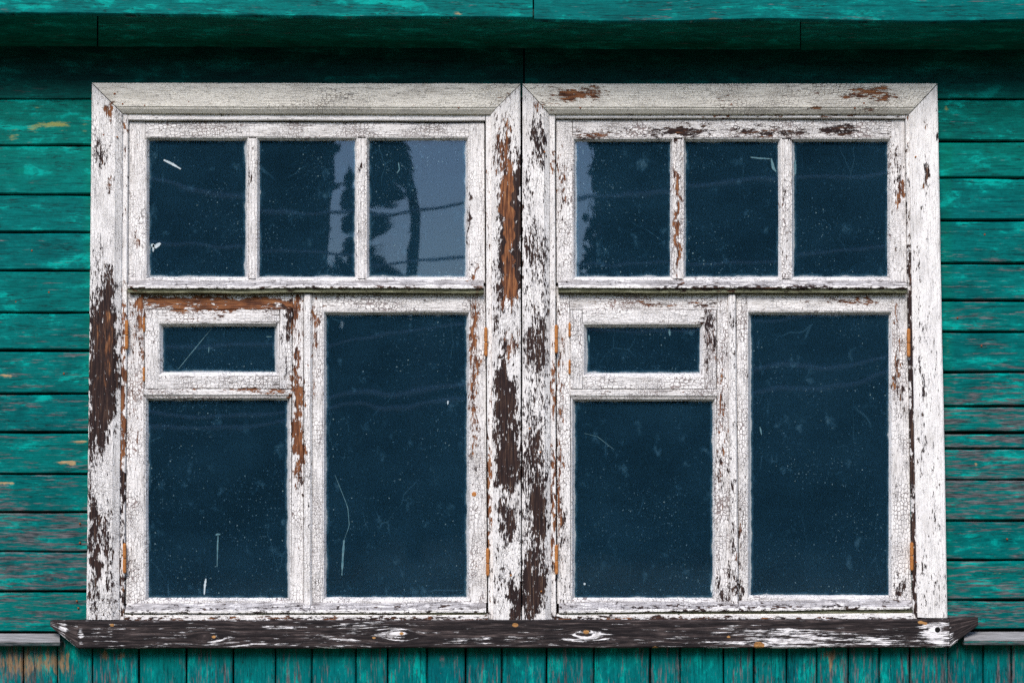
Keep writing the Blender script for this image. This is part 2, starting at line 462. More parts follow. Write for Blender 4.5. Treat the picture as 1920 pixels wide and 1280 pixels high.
def mat_glass():
    """old wavy window glass with dust on it"""
    g = G('dusty_window_glass')
    gc, gs = g.attr('gc', True), g.attr('gs', True)
    x, z, sd = g.sep(gc)
    w, hh, _ = g.sep(gs)
    ed = g.mn(g.mn(x, g.sub(w, x)), g.mn(z, g.sub(hh, z)))
    # paint and putty smeared over the rim
    en = g.noise(gc, 15, 6, 0.68)
    en2 = g.noise(gc, 150, 3, 0.6)
    lim = g.add(g.m_('MULTIPLY_ADD', g.m_('POWER', en, 4.0), 0.028, 0.0008), g.mul(g.sub(en2, 0.5), 0.0025))
    rim = g.step(g.sub(lim, g.sub(ed, 0.0045)), -0.0015, 0.0030)
    veil = g.mx(g.mul(g.step(ed, 0.004, 0.020, 1, 0), g.step(en, 0.30, 0.62, 0.25, 1.6)), g.mul(g.step(ed, 0.0, 0.06, 1, 0), g.step(en, 0.45, 0.75)))
    # dust specks in three sizes
    def specks(scale, lo, rmax, seedoff):
        vv = g.vec(gc, (1, 1, 1), (seedoff, seedoff * 0.7, 0))
        n = g.vor(vv, scale, 'F1', 1.0)
        rnd = g.sep(n.outputs['Color'])
        r = g.mul(g.step(rnd[0], lo, 1.0), rmax)
        return g.mul(g.step(g.sub(r, n.outputs['Distance']), 0.0, 0.05), g.m_('MULTIPLY_ADD', rnd[1], 0.8, 0.2))
    big = g.noise(gc, 5, 3, 0.5)
    dens = g.mx(g.step(big, 0.34, 0.66, 0.22, 1.0), g.step(z, 0.0, 0.10, 0.95, 0.2))
    s = g.mx(g.mul(specks(190, 0.30, 0.40, 3.1), 0.26), g.mx(g.mul(specks(95, 0.44, 0.22, 9.7), 0.52), g.mul(specks(34, 0.66, 0.075, 5.3), 0.90)))
    s = g.mul(s, dens)
    # soft smudges, rain streaks, hairline scratches
    sm = g.step(g.noise(g.vec(gc, (1.0, 0.8, 1)), 22, 6, 0.62), 0.58, 0.80)
    stk = g.mul(g.step(g.noise(g.vec(gc, (1, 0.06, 1)), 55, 3, 0.5), 0.66, 0.78), g.step(g.noise(gc, 6, 2, 0.5), 0.50, 0.66))
    sc = g.vor(g.vec(g.vadd(gc, g.vec(g.noise(gc, 6, 2, 0.5, color=True), (0.12, 0.12, 0), (-0.06, -0.06, 0))), (1, 0.45, 1)), 5.5, 'DISTANCE_TO_EDGE', 1.0).outputs['Distance']
    scr = g.mul(g.step(sc, 0.002, 0.007, 1, 0), g.step(g.noise(gc, 7, 3, 0.5), 0.52, 0.62))
    film = g.m_('MULTIPLY_ADD', g.noise(g.vec(gc, (1, 1.5, 1)), 4.0, 5, 0.62), 0.054, 0.011)
    d = g.add(film, g.add(g.mul(sm, 0.085), g.add(g.mul(stk, 0.10), g.mul(scr, 0.035))))
    d = g.mx(d, g.mul(s, 0.55))
    d = g.mx(d, g.mx(g.mul(veil, 0.10), g.mul(rim, 0.45)))
    d = g.m_('MINIMUM', d, 0.9)
    dust = g.node('ShaderNodeBsdfDiffuse')
    g.put(dust.inputs['Color'], g.mix(g.step(d, 0.03, 0.22), (0.11, 0.44, 0.76), g.mix(rim, (0.42, 0.66, 0.74), (0.66, 0.70, 0.75))))
    # slow waves bend the reflection
    wv = g.add(g.noise(g.vec(gc, (1, 0.6, 1)), 4.0, 0, 0.4), g.mul(g.noise(gc, 14, 0, 0.5), 0.035))
    nrm = g.bump(wv, 0.35, 0.005)
    gl = g.node('ShaderNodeBsdfGlossy')
    g.put(gl.inputs['Color'], (0.46, 0.59, 0.80)); gl.inputs['Roughness'].default_value = 0.018
    g.put(gl.inputs['Normal'], nrm)
    tr = g.node('ShaderNodeBsdfTransparent')
    g.put(tr.inputs['Color'], (0.62, 0.80, 0.92))
    lw = g.node('ShaderNodeLayerWeight'); lw.inputs[0].default_value = 0.5
    fr = g.m_('MULTIPLY_ADD', g.m_('POWER', lw.outputs['Facing'], 4.0), 0.85, 0.085, clamp=True)
    m1 = g.node('ShaderNodeMixShader'); g.put(m1.inputs[0], fr)
    g.t.links.new(tr.outputs[0], m1.inputs[1]); g.t.links.new(gl.outputs[0], m1.inputs[2])
    m2 = g.node('ShaderNodeMixShader'); g.put(m2.inputs[0], d)
    g.t.links.new(m1.outputs[0], m2.inputs[1]); g.t.links.new(dust.outputs[0], m2.inputs[2])
    return g.done(m2.outputs[0])

def mat_clear():
    g = G('clear_glass')
    tr = g.node('ShaderNodeBsdfTransparent')
    g.put(tr.inputs['Color'], (0.93, 0.96, 0.97))
    return g.done(tr.outputs[0])

def mat_plain(name, c0, c1, scale=20, rough=0.7, stretch=(1, 1, 1), bump=0.0, spec=0.2, coord='gc'):
    g = G(name)
    v = g.vec(g.attr('gc', True), stretch) if coord == 'gc' else g.vec(g.node('ShaderNodeTexCoord').outputs['Object'], stretch)
    n = g.noise(v, scale, 6, 0.65)
    col = g.ramp(n, [(0.3, c0), (0.7, c1)])
    return g.done(g.principled(col, rough, g.bump(n, 0.5, bump) if bump else None, spec))

WHITE = mat_white()
TEAL = mat_teal('worn_teal_paint')
TEALV = mat_teal('worn_teal_paint_on_vertical_boards', True)
SILL = mat_sill()
GLASS, CLEAR = mat_glass(), mat_clear()
RUST = mat_plain('rusty_hinge_steel', (0.20, 0.065, 0.018), (0.48, 0.20, 0.055), 120, 0.75, bump=0.001)
NAIL = mat_plain('rusty_nail_head', (0.10, 0.03, 0.015), (0.30, 0.09, 0.03), 300, 0.8)
FAINT = mat_plain('faint_dribble_on_glass', (0.03, 0.10, 0.13), (0.11, 0.20, 0.23), 90, 0.6)
SMEAR = mat_plain('dried_paint_smear', (0.26, 0.34, 0.38), (0.50, 0.55, 0.58), 90, 0.6)
BLACK = mat_plain('black_sheathing', (0.006, 0.006, 0.006), (0.012, 0.011, 0.010), 8, 0.9)
LEDGE = mat_plain('weathered_grey_ledge_paint', (0.10, 0.098, 0.10), (0.30, 0.29, 0.30), 16, 0.65, (1, 8, 1), 0.002)

# ------------------------------------------------------------------ wear maps (photo pixels): cx, cy, rx, ry, amount, rust
CASING = [
    (978, 760, 60, 420, .05, 0),
    (204, 205, 9, 20, .42, 1.0), (190, 290, 14, 22, .30, .2), (205, 340, 8, 20, .22, .6),
    (183, 500, 20, 40, .20, 0), (203, 545, 14, 50, .30, 0), (193, 590, 26, 45, .36, .1), (193, 690, 30, 75, .66, .22), (195, 640, 14, 70, .2, .35),
    (190, 780, 28, 45, .52, 0), (182, 840, 18, 32, .24, 0), (170, 905, 6, 70, .28, 0), (178, 1010, 11, 75, .50, 0), (202, 1005, 9, 60, .42, 0),
    (178, 1110, 16, 55, .26, 0), (208, 1110, 8, 50, .26, 0),
    (945, 178, 24, 10, .16, .8), (945, 250, 16, 45, .30, .5), (940, 295, 18, 30, .26, .45), (950, 355, 20, 36, .36, .45), (954, 440, 13, 110, .62, 1.0), (970, 410, 7, 130, .62, 0),
    (936, 470, 10, 60, .22, .1), (955, 545, 17, 24, .36, 1.0), (932, 580, 9, 60, .26, .2), (958, 645, 20, 22, .30, .6), (938, 715, 14, 60, .34, .05), (954, 730, 12, 50, .22, .05), (950, 805, 24, 80, .44, .08), (955, 880, 24, 42, .48, 0),
    (942, 965, 14, 28, .40, 0), (962, 970, 8, 36, .32, 0), (958, 1000, 18, 22, .26, 0), (938, 1080, 12, 50, .14, 0), (965, 1130, 12, 40, .52, 0), (930, 1120, 8, 36, .14, 0),
    (1008, 262, 13, 46, .42, .15), (992, 350, 8, 60, .18, .1), (1020, 310, 6, 40, .16, .1), (1004, 470, 24, 46, .30, .05), (1022, 560, 10, 60, .28, 0), (995, 545, 12, 40, .10, 0), (1000, 645, 17, 50, .44, .08), (1022, 660, 8, 50, .30, 0),
    (1005, 770, 24, 70, .22, 0), (1003, 880, 24, 60, .38, .1), (1016, 960, 14, 50, .34, 0), (1000, 990, 20, 60, .28, 0), (1003, 1070, 26, 40, .36, 0), (998, 1125, 22, 42, .46, .05),
    (1096, 176, 46, 13, .50, 1.0), (1018, 180, 26, 20, .20, .7), (1065, 178, 14, 9, .2, .9), (1640, 176, 48, 13, .46, .85), (1560, 172, 60, 16, .12, .6), (1520, 204, 16, 4, .4, .9), (1370, 186, 30, 14, .14, .8), (1640, 206, 16, 4, .34, .6),
    (1738, 328, 8, 22, .50, .35), (1735, 240, 4, 12, .40, .4), (1757, 250, 4, 12, .3, .1), (1725, 520, 5, 120, .18, .1), (1745, 480, 10, 60, .08, 0), (1742, 590, 10, 15, .10, .3),
    (1740, 740, 20, 120, .12, 0), (1755, 960, 10, 60, .20, 0), (1728, 1080, 9, 80, .18, 0), (1750, 1100, 20, 50, .14, 0), (1728, 800, 6, 120, .2, .05),
    (300, 172, 60, 12, .05, .2), (620, 176, 200, 14, .07, .2), (400, 180, 60, 9, .04, .2),
]
SASH = [
    (250, 320, 9, 90, .10, .9), (257, 450, 6, 14, .3, 1), (262, 590, 8, 40, .36, 1.0), (255, 700, 12, 160, .14, 1.0), (268, 660, 4, 60, .26, .9), (252, 800, 10, 60, .1, 1),
    (385, 568, 118, 12, .56, 1.0), (505, 572, 60, 14, .30, .9), (470, 570, 30, 10, .2, 1.0), (380, 586, 60, 8, .22, .9), (300, 560, 50, 10, .14, .8), (555, 578, 9, 34, .42, 1.0),
    (545, 600, 6, 40, .34, .3), (530, 610, 12, 40, .18, .3), (534, 690, 14, 18, .24, 0), (470, 720, 80, 10, .14, .1), (350, 600, 40, 6, .14, .7), (500, 733, 70, 5, .40, .8), (330, 733, 70, 5, .20, .6),
    (559, 760, 10, 90, .48, 1.0), (560, 860, 11, 60, .42, 1.0), (557, 640, 8, 60, .18, .9), (565, 960, 6, 80, .16, .4), (578, 900, 5, 110, .16, .1), (553, 1080, 8, 40, .06, .6),
    (590, 610, 6, 50, .40, 1.0), (588, 700, 6, 40, .22, 1.0), (600, 1098, 12, 20, .16, 0),
    (890, 590, 9, 55, .30, .9), (888, 720, 11, 120, .36, 1.0), (893, 850, 8, 60, .16, .6), (890, 920, 8, 60, .05, .3),
    (890, 510, 7, 14, .42, 1.0), (880, 370, 4, 80, .22, .2), (878, 440, 4, 60, .22, .1), (905, 400, 4, 90, .12, .8),
    (466, 355, 4, 40, .30, .2), (470, 300, 8, 40, .10, .4), (677, 315, 5, 18, .34, .2), (668, 460, 5, 50, .16, .3),
    (760, 240, 90, 12, .10, .3), (470, 236, 120, 9, .05, .5),
    (1105, 253, 36, 9, .40, .5), (1160, 246, 22, 6, .22, .3), (1240, 248, 36, 9, .38, .25), (1290, 247, 24, 12, .46, .25), (1325, 243, 16, 10, .30, .2), (1395, 248, 26, 9, .36, .25), (1445, 245, 24, 13, .44, .35), (1495, 250, 26, 9, .42, .25), (1575, 244, 36, 12, .50, .25), (1650, 248, 16, 10, .28, .2),
    (1270, 410, 5, 120, .50, .75), (1262, 340, 4, 60, .16, .6), (1470, 360, 5, 40, .26, .4), (1475, 450, 5, 70, .18, .4),
    (1682, 320, 10, 60, .34, .4), (1690, 370, 8, 26, .36, .7), (1680, 450, 8, 70, .16, .4), (1052, 360, 8, 70, .22, .8), (1055, 300, 6, 40, .12, .6), (1060, 440, 9, 80, .08, .4),
    (1170, 566, 90, 9, .14, 1.0), (1250, 572, 60, 6, .26, .8), (1330, 570, 26, 10, .20, .5), (1620, 565, 30, 9, .42, .9), (1555, 562, 30, 7, .28, .9), (1500, 566, 20, 6, .2, .8),
    (1330, 640, 10, 60, .34, .3), (1325, 600, 12, 20, .16, .3), (1352, 780, 8, 130, .28, .7), (1350, 900, 7, 60, .12, .4), (1372, 640, 8, 80, .22, .2), (1372, 900, 5, 120, .26, .05), (1371, 1060, 6, 60, .3, .3),
    (1388, 1030, 6, 60, .34, .5), (1393, 900, 6, 100, .10, .2), (1355, 1108, 12, 22, .36, .1), (1385, 1105, 10, 22, .36, .1), (1690, 1100, 12, 26, .40, .05),
    (1680, 640, 10, 90, .26, .5), (1685, 740, 9, 60, .28, .4), (1690, 900, 8, 120, .08, .1), (1675, 960, 4, 120, .1, 0),
    (1052, 780, 8, 160, .20, .6), (1047, 950, 6, 120, .26, .8), (1057, 1000, 8, 60, .18, .3), (1060, 1100, 10, 24, .24, .1), (1215, 733, 110, 4, .18, .6), (1050, 650, 6, 60, .16, .7),
    (560, 1140, 400, 5, .18, .1), (1380, 1138, 330, 5, .22, .1), (560, 538, 340, 5, .10, .3), (1480, 538, 240, 6, .22, .15), (1400, 545, 120, 4, .2, .3),
]
STRIP = [
    (230, 330, 6, 90, .16, .6), (230, 640, 7, 130, .36, .7), (229, 830, 7, 130, .46, .85), (228, 960, 6, 100, .20, .2), (228, 1090, 7, 70, .32, .3),
    (237, 240, 4, 16, .4, 1), (917, 400, 5, 120, .16, .5), (918, 700, 6, 160, .16, .5), (916, 940, 5, 110, .42, .85), (918, 1080, 6, 70, .2, .3),
    (1037, 600, 6, 180, .14, .4), (1037, 720, 5, 60, .34, .8), (1037, 940, 5, 110, .44, .9), (1038, 1100, 6, 60, .22, .4), (1040, 310, 4, 20, .4, 1),
    (1705, 500, 6, 200, .30, .35), (1710, 700, 8, 180, .40, .25), (1714, 900, 8, 200, .42, .1), (1716, 1080, 8, 90, .34, .05),
    (1500, 216, 300, 4, .2, .5), (560, 216, 300, 4, .06, .3), (900, 1160, 900, 5, .40, .4),
]

def white_field(blobs, base, crack, rust=0.2):
    B = np.array(blobs, float)
    def f(px, py, u, v):
        qx, qy = px, py
        if np.ptp(qx) > 1.5 * np.ptp(qy): a_, b_ = qy, qx      # streaks follow the grain
        else: a_, b_ = qx, qy
        da = 3.2 * np.sin(b_ * .061 + a_ * .05) + 2.6 * np.sin(b_ * .137 + a_ * .11 + 1.3) + 1.8 * np.sin(b_ * .29 - a_ * .2)
        db = 9 * np.sin(a_ * .21 + b_ * .023 + 2) + 7 * np.sin(a_ * .37 - b_ * .041) + 4 * np.sin(a_ * .71 + b_ * .09)
        if a_ is qy: px, py = qx + db, qy + .6 * da
        else: px, py = qx + da, qy + db
        w = np.full(px.shape, base, float); r = np.full(px.shape, rust, float)
        x0, x1, y0, y1 = px.min() - 60, px.max() + 60, py.min() - 60, py.max() + 60
        for cx, cy, rx, ry, a, ru in B:
            if cx + 1.7 * rx < x0 or cx - 1.7 * rx > x1 or cy + 1.7 * ry < y0 or cy - 1.7 * ry > y1: continue
            d = ((px - cx) / rx) ** 2 + ((py - cy) / ry) ** 2
            k = np.exp(-(d * 0.8) ** 2)
            w += a * k; r += (ru - r) * np.clip(k * 1.3, 0, 1)
        px, py = qx, qy
        cr = crack(px, py) if callable(crack) else crack
        return {'wear': np.clip(w, 0, 0.80), 'rust': np.clip(r, 0, 1), 'crack': cr}
    return f

f_casing = white_field(CASING, 0.16, 0.34, 0.06)
f_head_l = white_field(CASING, 0.09, lambda x, y: 0.16 + 0.4 * np.exp(-((x - 620) / 60.0) ** 2) + 0.3 * np.exp(-((x - 960) / 50.0) ** 2), 0.25)
f_head_r = white_field(CASING, 0.10, lambda x, y: 0.22 + 0.5 * np.exp(-((x - 1560) / 170.0) ** 2) + 0.4 * np.exp(-((x - 1380) / 60.0) ** 2), 0.5)
f_rcas = white_field(CASING, 0.13, 0.06, 0.10)
f_sash = white_field(SASH, 0.12, 0.78, 0.40)
f_sash_soft = white_field(SASH, 0.11, 0.58, 0.28)
f_strip = white_field(STRIP, 0.15, 0.18, 0.30)
f_gap_shade = white_field([], 0.97, 0.0, 0.0)  # shade of the sash gaps put into colour: backing strips almost wholly dark
f_drip = white_field(SASH, 0.17, 0.22, 0.10)

# ------------------------------------------------------------------ setting
def add_grid(name, x0, x1, y0, y1, z, mat, kind='structure'):
    me = bpy.data.meshes.new(name)
    me.from_pydata([(x0, y0, z), (x1, y0, z), (x1, y1, z), (x0, y1, z)], [], [(0, 1, 2, 3)])
    me.materials.append(mat)
    o = bpy.data.objects.new(name, me); COL.objects.link(o)
    o['kind'] = kind
    return o

GRASS = mat_plain('trodden_grass', (0.06, 0.065, 0.035), (0.16, 0.15, 0.09), 1.3, 0.9, coord='o', spec=0.05)
GZ = -1.60
gnd = add_grid('ground', -700, 700, -700, 700, GZ, GRASS)

# ------------------------------------------------------------------ the plank wall
XL, XR = -1000, 2920                       # boards run on past the picture on both sides
def us_for(x0, x1, fine=4.0, coarse=60.0):
    a = [x0]
    while a[-1] < x1 - 1e-6:
        x = a[-1]
        a.append(min(x1, x + (fine if -20 <= x + fine and x < 1940 else coarse)))
    return (np.array(a) - x0) / (x1 - x0)

OCHRE = [(95, 235, 55, 12, .52), (70, 200, 18, 9, .40), (20, 255, 34, 12, .44), (160, 240, 8, 30, .22), (150, 828, 22, 3, .8), (118, 867, 26, 3, .8), (135, 868, 6, 4, .9), (22, 906, 6, 4, .9),
         (19, 704, 5, 4, .7), (1773, 205, 6, 9, .5), (1880, 212, 20, 6, .28), (1790, 530, 12, 12, .34), (1785, 660, 14, 14, .22), (1843, 841, 26, 2.5, .55), (1830, 871, 4, 3, .8), (1866, 1073, 14, 2, .6), (1776, 660, 5, 80, .2), (1775, 440, 5, 30, .2)]
GREENSPOT = [(48, 320, 34, 11, 1.0)]
def teal_field(px, py, u, v):
    s = np.zeros_like(px)
    left = px < 960
    lo = np.clip((py - 560) / 380, 0, 1)
    wear = np.where(left, 0.11 + 0.22 * lo, 0.15 + 0.28 * np.clip((py - 420) / 300, 0, 1))
    wear = wear + np.where(left, 0.16 * np.exp(-((py - 985) / 40) ** 2) + 0.20 * np.exp(-((py - 1075) / 70) ** 2) + .10 * np.exp(-((py - 690) / 60) ** 2),
                           0.16 * np.exp(-((py - 930) / 45) ** 2) + 0.10 * np.exp(-((py - 800) / 50) ** 2) - .22 * np.exp(-((py - 1015) / 40) ** 2) - .2 * np.exp(-((py - 660) / 38) ** 2))
    wear = np.where(py < 420, 0.04, wear)
    rust = s.copy()
    for cx, cy, rx, ry, a in OCHRE:
        rust += a * np.exp(-(((px - cx) / rx) ** 2 + ((py - cy) / ry) ** 2))
    tone = np.clip(1.15 - (py - 160) / 260, 0.26, 1)
    for cx, cy, rx, ry, a in GREENSPOT:
        tone = np.maximum(tone, a * np.exp(-(((px - cx) / rx) ** 2 + ((py - cy) / ry) ** 2)))
    edge = np.exp(-((px - 168) / 10) ** 2) + np.exp(-((px - 1774) / 10) ** 2)
    tone = np.clip(tone + 0.6 * edge, 0, 1)
    return {'wear': np.clip(wear, 0, .95), 'rust': rust, 'tone': tone, 'dark': s}

wall = thing('plank_wall', 'old plank wall of worn teal boards, horizontal round the windows, vertical below them', 'wall', P(960, 1200, 0.03))
mb = MB()
LS = [186, 273, 365, 436, 508, 586, 657.5, 738.5, 810.5, 889, 960, 1034, 1108.5, 1186]
RS = [186, 265, 334, 414, 494, 563.5, 622, 698, 762, 812, 841, 900, 976, 1050, 1125, 1181]
random.seed(4)
sprof = lambda W: [(0, .006), (min(.2, .005 / W), 0), (1 - min(.2, .004 / W), 0), (1, .005)]
LK = [(48, 320, 14, .016), (19, 704, 7, .006), (135, 868, 7, .007), (25, 907, 7, .008), (95, 1085, 14, .010)]
RK = [(1866, 1015, 16, .012), (1838, 1075, 9, .008), (1800, 455, 12, .008), (1843, 600, 14, .008)]
for S, x0, x1, kn in ((LS, XL, 232, LK), (RS, 1706, XR, RK)):
    mb = MB()
    for y0, y1 in zip(S[:-1], S[1:]):
        t = random.uniform(1.2, 2.0); b = random.uniform(1.2, 2.2)
        d = random.uniform(-.0025, .0025)
        W = (y1 - y0) * .0015
        mb.board([(x0, y0 + t), (x1, y0 + t), (x1, y1 - b), (x0, y1 - b)], d, .028, 'h', sprof(W), field=teal_field, us=us_for(x0, x1),
                 knots=[k for k in kn if y0 < k[1] < y1], wobble=.0008)
    mb.build('horizontal_siding', TEAL, wall)

for nx, ny in ((150, 981), (150, 1017), (144, 1126), (147, 1139), (92, 548), (30, 566), (120, 700), (1846, 440), (1795, 596), (1840, 648), (1800, 1190), (60, 470), (1888, 1010)):
    mb = MB()
    p_ = P(nx, ny, 0)
    mb.tube([p_ + (0, .004, 0), p_ + (0, -.0026, 0), p_ + (0, -.0034, 0)], [.0026, .0026, .0016], 8)
    mb.build('nail', NAIL, wall)

mb = MB()
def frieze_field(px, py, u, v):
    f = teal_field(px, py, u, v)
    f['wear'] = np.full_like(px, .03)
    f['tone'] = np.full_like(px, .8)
    f['dark'] = np.clip(.72 - np.clip((py - 150) / 40, 0, 1) * .50 - .10 * np.clip((px - 1500) / 300, 0, 1), 0, 1)  # dirty dark paint, with the eave's shade painted in, fading downwards
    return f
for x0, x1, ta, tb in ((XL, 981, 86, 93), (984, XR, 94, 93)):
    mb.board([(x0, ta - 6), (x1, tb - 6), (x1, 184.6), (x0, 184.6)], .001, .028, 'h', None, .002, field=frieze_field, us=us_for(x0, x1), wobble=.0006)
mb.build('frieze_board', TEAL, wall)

mb = MB()
def vert_field(px, py, u, v):
    lf = np.clip((180 - px) / 60, 0, 1)
    topg = np.exp(-((py - 1212) / 26.0) ** 2)
    rust = .50 * lf * np.exp(-((py - 1242) / 40.0) ** 2)
    for cx, cy, rx, ry, a in [(230, 1228, 30, 9, .45), (195, 1225, 10, 12, .4), (1560, 1225, 22, 14, .50), (1558, 1245, 6, 18, .5), (1600, 1225, 10, 10, .25), (470, 1222, 16, 8, .3), (585, 1225, 10, 10, .2)]:
        rust = rust + a * np.exp(-(((px - cx) / rx) ** 2 + ((py - cy) / ry) ** 2))
    wear = .22 + .10 * np.clip((py - 1225) / 50, 0, 1) + .10 * np.sin(px * .037) + .12 * lf + .12 * np.clip((px - 1500) / 200, 0, 1)
    return {'wear': np.clip(wear, 0, .9), 'rust': rust, 'tone': np.clip(topg * 1.1, 0.05, 1), 'dark': 0 * px}
VX = [-56, -8, 43.5, 107, 173, 260, 349, 438, 516, 585, 668, 727, 800, 873, 941, 1025, 1114, 1219, 1276, 1356.5, 1414, 1475, 1532, 1591, 1649, 1706, 1778, 1844, 1897, 1960]
xs = [XL + 70 * i for i in range(13)] + VX + [1960 + 68 * i for i in range(1, 15)]
vus = np.concatenate([np.linspace(0, 110, 30), np.linspace(130, 730, 12)]) / 730.0
for x0, x1 in zip(xs[:-1], xs[1:]):
    g0, g1 = random.uniform(1.0, 1.8), random.uniform(1.0, 1.8)
    mb.board([(x0 + g0, 1190), (x1 - g1, 1190), (x1 - g1, 1920), (x0 + g0, 1920)], random.uniform(.000, .003), .034, 'v', None, .0035,
             field=vert_field, us=vus, wobble=.0006, knots=[(830, 1250, 12, .008), (828, 1225, 10, .006)] if x0 == 800 else ())
mb.build('vertical_cladding', TEALV, wall)

mb = MB()                                   # dark sheathing seen only through the seams, with the window opening left out
for q in ([(XL, 40), (XR, 40), (XR, 190), (XL, 190)], [(XL, 190), (228, 190), (228, 1166), (XL, 1166)], [(1712, 190), (XR, 190), (XR, 1166), (1712, 1166)], [(XL, 1166), (XR, 1166), (XR, 1920), (XL, 1920)]):
    mb.board(q, .036, .10, 'h', [(0, 0), (1, 0)], step=400, wobble=0, lift=0)
mb.build('sheathing', BLACK, wall)

# ------------------------------------------------------------------ eaves
eaves = thing('eaves', 'projecting teal eaves boards above the windows, sunlit face and dark underside', 'eaves', P(960, 90, 0))
OUT = -0.225
def fascia_field(px, py, u, v):
    return {'wear': np.full_like(px, .10) + .25 * np.exp(-((py - 36) / 3.0) ** 2) * (px > 1100), 'rust': .30 * np.exp(-(((px - 1360) / 60) ** 2 + ((py - 36) / 3) ** 2)) + .5 * np.exp(-(((px - 860) / 14) ** 2 + ((py - 25) / 4) ** 2)) + .4 * np.exp(-(((px - 1885) / 8) ** 2 + ((py - 8) / 6) ** 2)),
            'tone': np.full_like(px, .15), 'dark': 0 * px}
mb = MB()
FQ = [[(XL, -160), (998.5, -160), (998.5, 34.5), (XL, 16)], [(1001.5, -160), (XR, -160), (XR, 39), (1001.5, 38.5)]]
for q in FQ:
    x0, x1 = q[0][0], q[1][0]
    mb.board(q, OUT, OUT + .025, 'h', None, .003, field=fascia_field, us=us_for(x0, x1), wobble=.0012)
mb.build('fascia_board', TEAL, eaves)
mb = MB()
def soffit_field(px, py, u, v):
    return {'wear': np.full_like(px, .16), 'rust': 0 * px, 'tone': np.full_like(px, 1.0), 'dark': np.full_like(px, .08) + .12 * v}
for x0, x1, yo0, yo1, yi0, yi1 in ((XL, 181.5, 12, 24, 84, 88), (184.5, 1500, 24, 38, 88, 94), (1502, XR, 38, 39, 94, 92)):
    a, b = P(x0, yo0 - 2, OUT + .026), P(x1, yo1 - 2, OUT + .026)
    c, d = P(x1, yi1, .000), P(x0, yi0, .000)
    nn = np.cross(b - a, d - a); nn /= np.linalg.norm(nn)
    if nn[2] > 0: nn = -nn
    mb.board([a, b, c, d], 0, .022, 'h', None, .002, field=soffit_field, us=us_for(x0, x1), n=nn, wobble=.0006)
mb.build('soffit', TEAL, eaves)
ROOF = mat_plain('grey_roof_sheet', (0.10, 0.10, 0.10), (0.22, 0.21, 0.20), 3, 0.8, coord='o')
mb = MB()
ra, rb = P(XL, -165, OUT - .05), P(XR, -165, OUT - .05)
mb.board([ra + (0, 4.2, 2.6), rb + (0, 4.2, 2.6), rb, ra], 0, .03, 'h', [(0, 0), (1, 0)], step=200, n=(0, -.52, .85), wobble=0, lift=0)
mb.build('roof', ROOF, eaves)

# ------------------------------------------------------------------ ledges over the vertical boards
for nm, lab, x0, x1, yt, ym, yb_ in (('drip_ledge', 'short grey weathered ledge left of the dark sill, over the vertical boards', XL, 112, 1187, 1203, 1211), ('drip_ledge', 'short grey weathered ledge right of the dark sill, over the vertical boards', 1808, XR, 1183.5, 1200, 1209)):
    mb = MB()
    lt = thing(nm, lab, 'ledge', P(0.5 * (max(x0, 0) + min(x1, 1920)), ym, 0), 'grey ledges beside the sill')
    a, b = P(x0, yt, -.003), P(x1, yt, -.003); c, d = P(x1, ym, -.042), P(x0, ym, -.042)
    nn = np.cross(b - a, d - a); nn /= np.linalg.norm(nn)
    if nn[2] < 0: nn = -nn
    mb.board([a, b, c, d], 0, .0025, 'h', [(0, .0), (1, .0)], us=us_for(x0, x1), lift=0, n=nn, wobble=.0005)
    mb.build('ledge_top', LEDGE, lt)
    mb = MB()
    mb.board([(x0, ym + .7), (x1, ym + .7), (x1, yb_), (x0, yb_)], -.041, -.004, 'h', None, .0025, field=lambda px, py, u, v: {'wear': .75 + 0 * px, 'tone': .6 + 0 * px, 'dark': .1 + 0 * px, 'rust': 0 * px}, us=us_for(x0, x1), wobble=.0005)
    mb.build('ledge_front', TEAL, lt)

# ------------------------------------------------------------------ window sill board
sill = MB()
SK = [(392, 1194, 15, .016), (752, 1190, 12, .012), (735, 1194, 26, .012), (1099, 1186, 12, .016), (1105, 1198, 22, .010), (1758, 1179, 12, .010), (1424, 1208, 12, .008), (950, 1196, 20, .006)]
def sill_field(px, py, u, v):
    w = np.full(px.shape, .715)
    for cx, cy, rx, ry, a in [(1440, 1195, 110, 26, -.26), (1620, 1200, 170, 14, -.18), (1752, 1180, 30, 14, -.50), (1765, 1200, 30, 12, -.25), (720, 1180, 50, 16, -.20), (752, 1192, 22, 10, -.24), (1099, 1192, 30, 14, -.22), (640, 1200, 90, 14, -.12), (960, 1197, 90, 10, -.14), (480, 1206, 90, 9, -.14),
                              (118, 1180, 8, 26, -.22), (152, 1190, 5, 26, -.24), (208, 1185, 7, 20, -.18), (232, 1170, 8, 12, -.16), (400, 1195, 16, 14, -.22), (300, 1170, 160, 9, .14), (1000, 1172, 260, 9, .14), (1560, 1170, 180, 8, .16), (1808, 1180, 26, 20, .2), (1110, 1196, 60, 6, -.15)]:
        w += a * np.exp(-(((px - cx) / rx) ** 2 + ((py - cy) / ry) ** 2) ** 1.5)
    r = 0 * px
    for cx, cy, q in [(401, 1193, 5), (753, 1187, 5), (701, 1195, 4), (1099, 1184, 7), (1423, 1209, 12), (1366, 1193, 4), (1726, 1166, 6), (966, 1171, 7), (210, 1171, 5), (1228, 1214, 6), (1735, 1168, 5)]:
        r = r + .95 * np.exp(-((((px - cx) / q) ** 2 + ((py - cy) / (q * .62)) ** 2)) ** 2)
    hole = np.exp(-(((px - 1758) ** 2 + (py - 1180) ** 2) / 36.0) ** 2)
    return {'wear': np.clip(w, .02, .95), 'rust': r, 'moss': hole}
